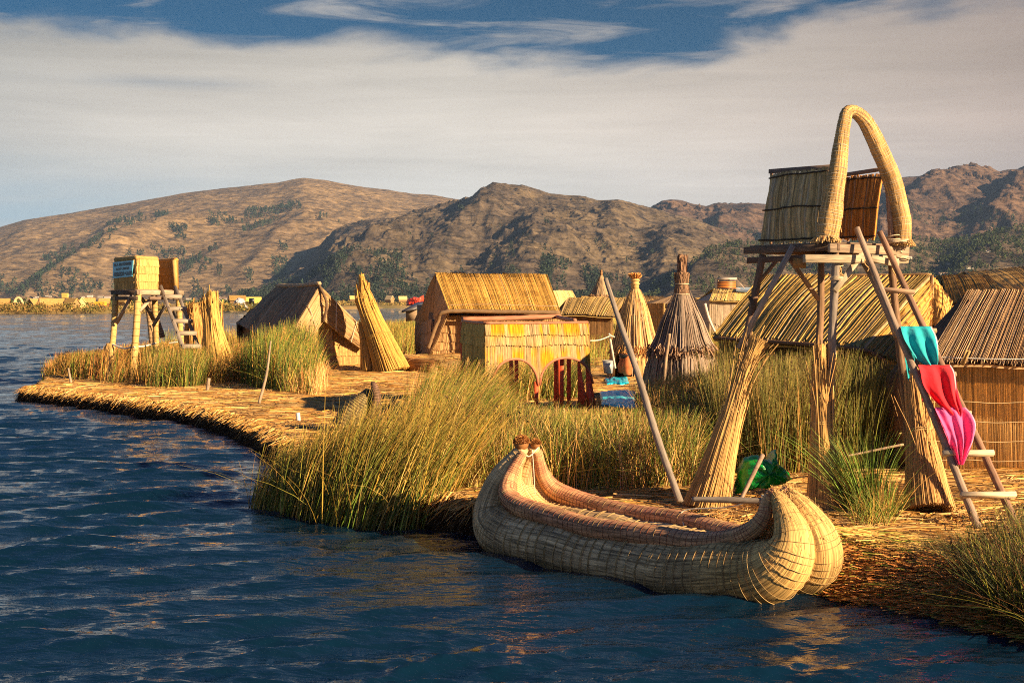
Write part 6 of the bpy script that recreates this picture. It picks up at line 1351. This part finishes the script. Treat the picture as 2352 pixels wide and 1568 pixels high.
# ================================================================== small lookout tower
def tower_small():
    root = thing('lookout_tower', 'small reed walled lookout tower with a blue sign, far left', 'tower', Pz(330, 876, .45)); 
    root['label'] = 'smaller reed walled lookout tower with a blue painted sign'
    FL, Fc, R = P(258, 672, 57.5), P(314, 668, 54.6), P(414, 672, 57.5); B = FL + R - Fc
    zt = Fc[2] = FL[2] = R[2] = B[2] = 3.88
    st_ = A(.58, .40, .16)
    def leg(pts, r, c=st_):
        s = spline([P(*p) for p in pts], 40); mb = MB(); tube(mb, s, np.linspace(r, r * .95, 40), 14, c, wob=.05, jc=.2); o = mb.build('leg', M_reed, root)
        mb = MB(); tg = nrm(np.gradient(s, axis=0)); [ring(mb, s[k], tg[k], r * 1.03, .012, c * .6, 16, 4) for k in range(1, 40, 3)]; mb.build('binding', M_rope, o)
    leg([(266, 676, 57.2), (261, 760, 56.6), (255, 820, 55.6), (250, 880, 54.6)], .12); leg([(317, 674, 54.8), (314, 740, 54.6), (309, 810, 54.3), (306, 874, 54.2)], .135)
    leg([(355, 680, 59.6), (357, 740, 59.2), (361, 830, 58.6)], .12, st_ * .8); leg([(410, 680, 57.4), (413, 740, 57.2), (419, 830, 57.0)], .12, st_ * .95)
    leg([(338, 690, 61), (345, 740, 61), (350, 800, 61)], .13, A(.40, .28, .16)); leg([(345, 690, 61), (362, 740, 61), (374, 775, 61)], .12, A(.36, .25, .15)); 
    mb = MB()
    for p, w_ in ((P(252, 795, 56), .24), (P(309, 798, 54.4), .2)):
        rng = np.random.default_rng(2); N = 70; th = rng.random(N) * 6.28; p0 = p + np.stack([np.cos(th) * .12, np.sin(th) * .12, 0 * th + .12], -1); p1 = p + np.stack([np.cos(th) * w_, np.sin(th) * w_, -.12 + 0 * th - .1 * rng.random(N)], -1)
        ribbons(mb, np.stack([p0, (p0 + p1) / 2, p1], 1), nrm(np.stack([-np.sin(th), np.cos(th), 0 * th], -1)), np.full((N, 3), .03), st_ * (.6 + .6 * rng.random((N, 1))))
    mb.build('leg_wrap', M_reed, root)
    def beam(p, q, w_, h, c, name='beam', up=(0, 0, 1)): mb = MB(); bar(mb, p, q, w_, h, c, up=up); mb.build(name, M_wood, root)
    dz = A(0, 0, -.22)
    beam(FL, Fc + A(.05, 0, 0), .12, .16, DARKW); beam(Fc, R + A(.1, 0, 0), .12, .18, A(.40, .30, .2)); beam(FL, B, .12, .16, BRNW); beam(R, B, .12, .16, BRNW); beam(FL + dz, Fc + dz, .1, .14, DARKW); beam(Fc + dz + A(.4, .4, 0), R + dz, .1, .12, A(.2, .13, .09))
    mb = MB()
    for k in range(10): f = (k + .5) / 10; bar(mb, lerp(FL, Fc, f) + A(0, 0, .10 + .003 * (k % 2)), lerp(B, R, f) + A(0, 0, .10 + .003 * (k % 2)), .31, .04, A(.3, .2, .13) * random.uniform(.8, 1.2))
    mb.build('platform', M_wood, root)
    def brace(p, q, c=GREYW, w_=.13): beam(P(*p), P(*q), w_, w_ * .6, c, 'brace', (0, -1, .1))
    brace((302, 680, 55.2), (268, 742, 56.5), A(.30, .22, .16)); brace((357, 675, 56.0), (320, 714, 54.6), A(.42, .32, .22)); brace((325, 684, 57), (356, 735, 58.8)); brace((381, 700, 56.9), (352, 748, 58.5)); brace((398, 716, 58), (420, 750, 57.2)); brace((330, 690, 59), (352, 735, 59.5), BRNW)
    # reed walls of the box
    topz, botz = 5.15, 4.02
    hz = lambda p, z: A(p[0], p[1], z)
    a, b, c = P(265, 665, 57.0), P(314, 665, 54.8), P(363, 665, 56.2)
    tz = P(314, 592, 54.8)[2]
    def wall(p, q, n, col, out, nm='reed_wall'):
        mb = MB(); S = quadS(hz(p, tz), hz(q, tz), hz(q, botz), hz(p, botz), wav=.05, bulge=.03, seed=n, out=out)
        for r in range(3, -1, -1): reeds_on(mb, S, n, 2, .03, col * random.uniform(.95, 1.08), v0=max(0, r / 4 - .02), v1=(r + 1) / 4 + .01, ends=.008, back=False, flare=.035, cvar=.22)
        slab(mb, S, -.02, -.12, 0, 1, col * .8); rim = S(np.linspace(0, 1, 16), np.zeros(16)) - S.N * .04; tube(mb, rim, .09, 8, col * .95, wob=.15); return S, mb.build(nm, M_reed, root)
    g = A(.50, .33, .12)
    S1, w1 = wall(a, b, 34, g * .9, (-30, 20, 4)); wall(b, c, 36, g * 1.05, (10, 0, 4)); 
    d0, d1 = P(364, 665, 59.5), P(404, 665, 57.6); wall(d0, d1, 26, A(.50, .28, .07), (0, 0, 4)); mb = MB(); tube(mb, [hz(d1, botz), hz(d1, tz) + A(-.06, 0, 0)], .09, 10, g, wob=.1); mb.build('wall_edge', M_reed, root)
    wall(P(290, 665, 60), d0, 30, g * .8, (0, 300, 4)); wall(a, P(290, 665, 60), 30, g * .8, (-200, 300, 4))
    # painted sign
    def sg(u, v): return S1(np.array([u]), np.array([v]))[0] + S1.N * .12
    p = [sg(.04, .10), sg(.97, .08), sg(.94, .60), sg(.02, .635)]; p = np.array(p); cen = p.mean(0)
    mb = MB(); hexa(mb, [*p, *(q - S1.N * .03 for q in p)], A(.09, .42, .56)); sgn = mb.build('sign_board', M_metal, root, smooth=False)
    ux = nrm((p[1] - p[0]) + (p[2] - p[3])); Wd = np.linalg.norm(p[1] - p[0]); N = S1.N; uy = nrm(np.cross(N, ux)); 
    if uy[2] < 0: uy = -uy
    cen = cen + N * .012; Hb = np.linalg.norm(p[3] - p[0])
    verts, faces = [], []
    for txt, yy, size, wmax in (('ISLA FLOTANTE', .31, .19, .84), ('LOS UROS', .04, .16, .66), ('CORAZON', -.27, .27, .52), ('DEL', -.25, .13, .09), ('LAGO', -.27, .27, .29)):
        cu = bpy.data.curves.new('lettering', 'FONT'); cu.body = txt; cu.size = .3; cu.align_x = 'CENTER'; cu.align_y = 'CENTER'; cu.offset = .022; cu.resolution_u = 2
        ob = bpy.data.objects.new('lettering', cu); me = bpy.data.meshes.new_from_object(ob); bpy.data.objects.remove(ob)
        co = np.array([v.co[:] for v in me.vertices]); xs = co[:, 0].max() - co[:, 0].min(); ys = co[:, 1].max() - co[:, 1].min(); co[:, 0] *= wmax * Wd / xs; co[:, 1] = (co[:, 1] - (co[:, 1].max() + co[:, 1].min()) / 2) * size * Hb / ys
        ox = {'CORAZON': -.175 * Wd, 'DEL': .155 * Wd, 'LAGO': .335 * Wd}.get(txt, 0)
        b_ = len(verts); W3 = cen + ux * (co[:, 0:1] + ox) + uy * (co[:, 1:2] + yy * Hb); verts += list(W3); faces += [[b_ + i for i in pl.vertices] for pl in me.polygons]; bpy.data.meshes.remove(me)
    org = ORG[root.name]; me = bpy.data.meshes.new('lettering'); me.from_pydata([tuple(v - org) for v in verts], [], faces)
    mm = bpy.data.materials.new('black_paint'); mm.use_nodes = True; mm.node_tree.nodes['Principled BSDF'].inputs['Base Color'].default_value = (.012, .014, .02, 1); me.materials.append(mm)
    lo = bpy.data.objects.new('lettering', me); COL.objects.link(lo); lo.parent = sgn
    mb = MB(); rope(mb, [P(256, 790, 56), P(285, 800, 55.3), P(306, 796, 54.3), P(330, 795, 55.5), P(358, 788, 57.5)], .035, A(.7, .66, .58)); rope(mb, [P(308, 796, 54.2), P(318, 806, 54.4)], .035, A(.6, .6, .55)); rope(mb, [P(388, 788, 57), P(408, 785, 57)], .03, A(.6, .58, .5)); mb.build('rope', M_rope, root)
tower_small()
def ladder_small():
    root = thing('ladder', 'grey wooden ladder on the small tower, its foot above the reeds', 'ladder', P(438, 797, 54))
    for p, q in ((P(369, 657, 56.2), P(421, 800, 54)), (P(402, 658, 57), P(456, 796, 54.8))): mb = MB(); bar(mb, p, q, .13, .10, GREYW, up=(0, -1, .3)); mb.build('rail', M_wood, root)
    for y, x0, x1 in ((681, 378, 416), (709, 388, 427), (737, 396, 440), (765, 406, 450), (795, 417, 461)):
        Y = 56.3 - (y - 657) / 143 * 2.2; mb = MB(); bar(mb, P(x0, y, Y - .15), P(x1, y, Y + .35), .16, .14, A(.36, .29, .22), up=(0, -.4, 1)); mb.build('rung', M_wood, root)
ladder_small()

# ================================================================== far shore village
def far_hut(proto_dims=(7, 4.2, 1.9, 3.1)): pass
def make_far_hut(label, x, yb, Y, wpx, hpx, yaw, col, wcol, group, name='reed_hut', cat='hut', gable=False):
    px = Y / F; w_ = .78 * wpx * px / max(.5, abs(math.cos(yaw)) + .3 * abs(math.sin(yaw))); h = hpx * px; d_ = w_ * .6; c = P(x, yb, Y); c[2] = max(.3, c[2])
    cy, sy_ = math.cos(yaw), math.sin(yaw)
    def L(a, b, z): return A(c[0] + a * cy - b * sy_, c[1] + a * sy_ + b * cy, c[2] - .3 + z)
    root = thing(name, label, cat, c, group); wh = h * .42
    mb = MB(); hw, hd = w_ / 2, d_ / 2; o = w_ * .05
    mb.add([L(-hw, -hd, 0), L(hw, -hd, 0), L(hw, hd, 0), L(-hw, hd, 0), L(-hw, -hd, wh), L(hw, -hd, wh), L(hw, hd, wh), L(-hw, hd, wh), L(-hw, 0, h * .97), L(hw, 0, h * .97)],
           [(0, 1, 5, 4), (1, 2, 6, 5), (2, 3, 7, 6), (3, 0, 4, 7)], [(5, 6, 9), (7, 4, 8)], wcol); mb.build('wall', M_far, root, smooth=False)
    mb = MB()
    for s_ in (-1, 1):
        n = 8; pts = []
        a0, a1 = L(-hw - o, 0, h), L(hw + o, 0, h); b0, b1 = L(-hw - o, s_ * (hd + o * 2), wh - o * .8), L(hw + o, s_ * (hd + o * 2), wh - o * .8)
        hexa(mb, [a0, a1, b1, b0, *(q + A(0, 0, .3) for q in (a0, a1, b1, b0))], col)
    mb.build('roof', M_far, root, smooth=False); return root
rngf = random.Random(5)
def fh(label, x, yb, Y, w_, h, yaw=.3, col=None, wcol=None, group='thatched huts along the far shore', **k):
    col = A(.42, .26, .08) * rngf.uniform(.75, 1.15) if col is None else col; wcol = A(.30, .18, .08) * rngf.uniform(.7, 1.1) if wcol is None else wcol
    return make_far_hut(label, x, yb, Y, w_, h, yaw, col, wcol, group, **k)
G_ = 'thatched huts along the far shore'
fh('far hut with a layered roof at the left frame edge', 2, 708, 455, 50, 23, .1, wcol=A(.22, .07, .03)); fh('far golden hut just right of the white arch', 88, 706, 470, 46, 20, .9); fh('far hut with a dark left gable under the tiny yellow tower', 126, 707, 460, 52, 22, .25, wcol=A(.35, .24, .13))
fh('far pale gabled hut next to the hut with the dark gable', 166, 707, 458, 40, 23, -.6); fh('far tent like pale hut left of the leaning reed posts', 182, 706, 465, 34, 24, -.9, A(.68, .5, .2), A(.66, .46, .18)); fh('far small brown hut behind the cone of reeds', 102, 700, 480, 26, 16, .4)
fh('far hut behind the yellow striped stall', 205, 703, 480, 34, 19, .3); fh('far hut with a red wall seen behind the tower leg', 240, 702, 500, 30, 17, .1, wcol=A(.40, .06, .03)); fh('far pale hut seen between the tower legs', 282, 700, 500, 42, 20, -.5); fh('far low hut seen just left of the small ladder', 335, 703, 500, 36, 15, .3)
fh('far pale hut seen right of the small tower', 486, 699, 520, 44, 15, -.4, A(.62, .44, .2)); fh('far hut behind the grey tent', 545, 694, 540, 46, 16, .3); fh('far golden low hut seen above the brown hut roof', 812, 690, 900, 22, 11, .2, A(.66, .46, .16))
fh('far dark shack beside the wooden arches', 840, 690, 900, 34, 13, .3, A(.33, .25, .2), A(.12, .08, .06)); fh('far pale tent hut left of the red tarpaulin', 895, 694, 900, 22, 16, -.7, A(.65, .5, .28)); fh('far low hut beside the red tarpaulin', 925, 692, 930, 24, 12, .2, A(.66, .48, .2))
r_ = fh('far pale blue house with a yellow hipped roof', 582, 702, 545, 44, 20, .1, A(.62, .5, .12), A(.42, .55, .58), None, name='house', cat='house')
mb = MB(); c = P(578, 691, 541); hexa(mb, [c + A(-1, 0, 1), c + A(1, 0, 1), c + A(1, 0, -1), c + A(-1, 0, -1), c + A(-1, .2, 1), c + A(1, .2, 1), c + A(1, .2, -1), c + A(-1, .2, -1)], A(.01, .012, .015)); mb.build('window', M_metal, r_)
fh('far hut on the marsh horizon between the conical huts', 1345, 690, 300, 26, 10, .3); fh('far hut just left of the small brown cone', 1336, 700, 260, 24, 12, -.4, A(.62, .46, .22)); fh('far flat golden hut on the horizon right of the grey cone', 1590, 694, 380, 46, 10, .2); fh('far hut on the horizon left of the yellow tin roof', 1612, 696, 340, 30, 10, .4)
blob_bag('bright red tarpaulin heap on the far shore', [(934, 702), (936, 688), (950, 682), (966, 684), (972, 678), (974, 692), (960, 700)], 760, A(.75, .06, .02), 4, 'tarpaulin', 'tarpaulin', 5)
blob_bag('pale grey tent on the far shore', [(535, 708), (540, 692), (549, 684), (558, 686), (570, 708)], 520, A(.52, .5, .5), 6, 'tent', 'tent', 4)
def far_arch(label, x, yb, Y, w_, h):
    px = Y / F; c = P(x, yb, Y); root = thing('reed_arch', label, 'arch', c); th = np.linspace(0, math.pi, 30); hw = w_ * px / 2; H = h * px
    p = np.stack([c[0] - np.cos(th) * hw, np.full(30, Y), c[2] + np.sin(th) ** .6 * H], -1); mb = MB(); tube(mb, p, .42, 10, A(.62, .48, .24)); mb.build('hoop', M_far, root)
    mb = MB(); t2 = np.linspace(math.pi, 2 * math.pi, 14); tube(mb, np.stack([c[0] + np.cos(t2) * hw * .5, np.full(14, Y), c[2] + H * .8 + np.sin(t2) * H * .3], -1), .16, 6, A(.5, .38, .2)); mb.build('garland', M_far, root)
far_arch('white rounded reed arch among the far huts', 42, 710, 455, 20, 26)
def far_tower():
    c = P(148, 684, 480); root = thing('lookout_tower', 'tiny yellow lookout tower above the far huts', 'tower', c); mb = MB(); s = 480 / F
    hexa(mb, [c + A(x * s, y, z * s) for x, y, z in ((-6, 0, 0), (6, 0, 0), (6, 1.6, 0), (-6, 1.6, 0), (-6.5, 0, 11), (6.5, 0, 11), (6.5, 1.6, 11), (-6.5, 1.6, 11))], A(.6, .38, .1)); mb.build('reed_wall', M_far, root, smooth=False)
    for dx in (-5, -1, 1, 5): mb = MB(); bar(mb, c + A(dx * s, .8, 0), c + A(dx * 1.2 * s, .8, -10 * s), .25, .25, BRNW); mb.build('leg', M_wood, root)
far_tower()
cone_hut('tiny cone of reeds beside the far huts', 91, 462, 688, [([(685, 1.5), (697, 5), (708, 9)], (0, 6.283), False)], 24, A(.42, .28, .12), seed=9, base_z=.6)
mb = MB(); s = 470 / F; c = P(228, 702, 465)
hexa(mb, [c + A(x * s, y, z * s) for x, y, z in ((-11, 0, 0), (11, 0, 0), (11, 3, 0), (-11, 3, 0), (-11, 0, 9), (11, 0, 9), (11, 3, 9), (-11, 3, 9))], A(.70, .36, .03)); put(mb.build('market_stall', M_far, smooth=False), 'square orange yellow stall between the far huts', 'stall')
# bushes and reed banks of the far shore
def far_bushes(label, spans, n, seed, table, hr):
    rng = np.random.default_rng(seed); Vs = []; Cs = []
    for (x0, x1, yb, Y) in spans:
        for k in range(n):
            x = rng.uniform(x0, x1); YY = Y + rng.uniform(-6, 25); c = P(x, yb, YY); h = rng.uniform(*hr); V = tree_mesh_parts(None, (c[0], YY, .2), h, h * 1.3, rng, 22); Vs.append(V); col = np.asarray(table[rng.integers(len(table))]) * rng.uniform(.7, 1.3); Cs.append(np.repeat(col[None], 22, 0))
    V = np.concatenate(Vs); C = np.repeat(np.concatenate(Cs)[:, None], 4, 1); mb = MB(); mb.add(V.reshape(-1, 3), np.arange(len(V) * 4).reshape(-1, 4), None, C.reshape(-1, 3)); put(mb.build('reeds', M_tree, loc=(float(V[..., 0].mean()), float(V[..., 1].mean()), 0.), smooth=False), label, 'reeds', kind='stuff')
far_bushes('low golden and green reed banks along the far shore', [(0, 110, 712, 430), (60, 240, 714, 436), (190, 440, 712, 450), (420, 560, 708, 480), (560, 640, 705, 520)], 130, 1, [(.24, .14, .04), (.10, .10, .02), (.30, .19, .05), (.16, .13, .03)], (1.2, 3.4))
far_bushes('reed flats on the shore beyond the brown hut', [(780, 1000, 700, 980), (600, 1300, 697, 1120)], 160, 2, [(.36, .24, .07), (.28, .19, .05), (.12, .11, .03)], (2.5, 5))
far_bushes('marsh reeds on the right hand horizon', [(1250, 1760, 698, 560), (1250, 1760, 697, 800)], 200, 3, [(.36, .24, .07), (.28, .19, .05), (.14, .12, .03)], (2.0, 4))
far_bushes('dark trees and bushes standing among the far huts', [(20, 60, 705, 500), (195, 215, 705, 520), (255, 275, 702, 520), (300, 330, 702, 530), (430, 470, 700, 540), (505, 530, 700, 560)], 26, 7, [(.05, .07, .02), (.08, .09, .025)], (2.5, 5))
# white village houses at the foot of the hills
rngv = random.Random(9)
for k in range(44):
    x = rngv.choice([rngv.uniform(60, 300), rngv.uniform(420, 900), rngv.uniform(900, 1500), rngv.uniform(2050, 2340)]); Y = rngv.uniform(1900, 2600) if x > 430 else 3200; s = rngv.uniform(3, 6.5); 
    yb = rngv.uniform(680, 690) if x < 2000 else rngv.uniform(590, 640)
    if x < 2000: c = P(x, yb, Y - 60 if x > 430 else Y); c[2] = max(1., c[2] - 1)
    else:
        f = rngv.uniform(.2, .8); t = trng(x); Y = HF.Yf + (HF.Yr - HF.Yf) * f; c = A(t * Y, Y, float(HF.z(np.array([t]), np.array([f]))[0]) - .5)
    root = thing('village_house', 'tiny pale house at the foot of the hills', 'house', c, 'pale houses at the foot of the hills')
    mb = MB(); h = s * .7; hexa(mb, [c + A(a * s, b * s, z * h) for a, b, z in ((-1, -.6, 0), (1, -.6, 0), (1, .6, 0), (-1, .6, 0), (-1, -.6, 1), (1, -.6, 1), (1, .6, 1), (-1, .6, 1))], A(.55, .5, .42) * rngv.uniform(.6, 1.2)); mb.build('wall', M_far, root, smooth=False)
    mb = MB(); hexa(mb, [c + A(a * s * 1.1, b * s, z * h) for a, b, z in ((-1, -.7, 1.02), (1, -.7, 1.02), (1, .7, 1.3), (-1, .7, 1.3), (-1, -.7, 1.1), (1, -.7, 1.1), (1, .7, 1.4), (-1, .7, 1.4))], A(.32, .2, .14) * rngv.uniform(.6, 1.3)); mb.build('roof', M_far, root, smooth=False)

# ================================================================== haze over the lake
def haze():
    x0, x1, y0, y1, z0, z1 = -9000, 12000, -60, 10500, -2.2, 900
    mb = MB(); mb.add([(x0, y0, z0), (x1, y0, z0), (x1, y1, z0), (x0, y1, z0), (x0, y0, z1), (x1, y0, z1), (x1, y1, z1), (x0, y1, z1)], [(0, 3, 2, 1), (4, 5, 6, 7), (0, 1, 5, 4), (1, 2, 6, 5), (2, 3, 7, 6), (3, 0, 4, 7)])
    m = bpy.data.materials.new('haze'); m.use_nodes = True; nt = m.node_tree; nt.nodes.clear(); t = NT(nt)
    v = t.n('ShaderNodeVolumePrincipled'); v.inputs['Color'].default_value = (.38, .60, 1, 1); v.inputs['Density'].default_value = HAZE; v.inputs['Anisotropy'].default_value = .0
    o_ = t.n('ShaderNodeOutputMaterial'); nt.links.new(v.outputs[0], o_.inputs['Volume'])
    put(mb.build('haze', m, loc=(0, 0, 0), smooth=False), 'thin blue haze over the lake and hills', kind='stuff')
HAZE = 3.5e-5
haze()
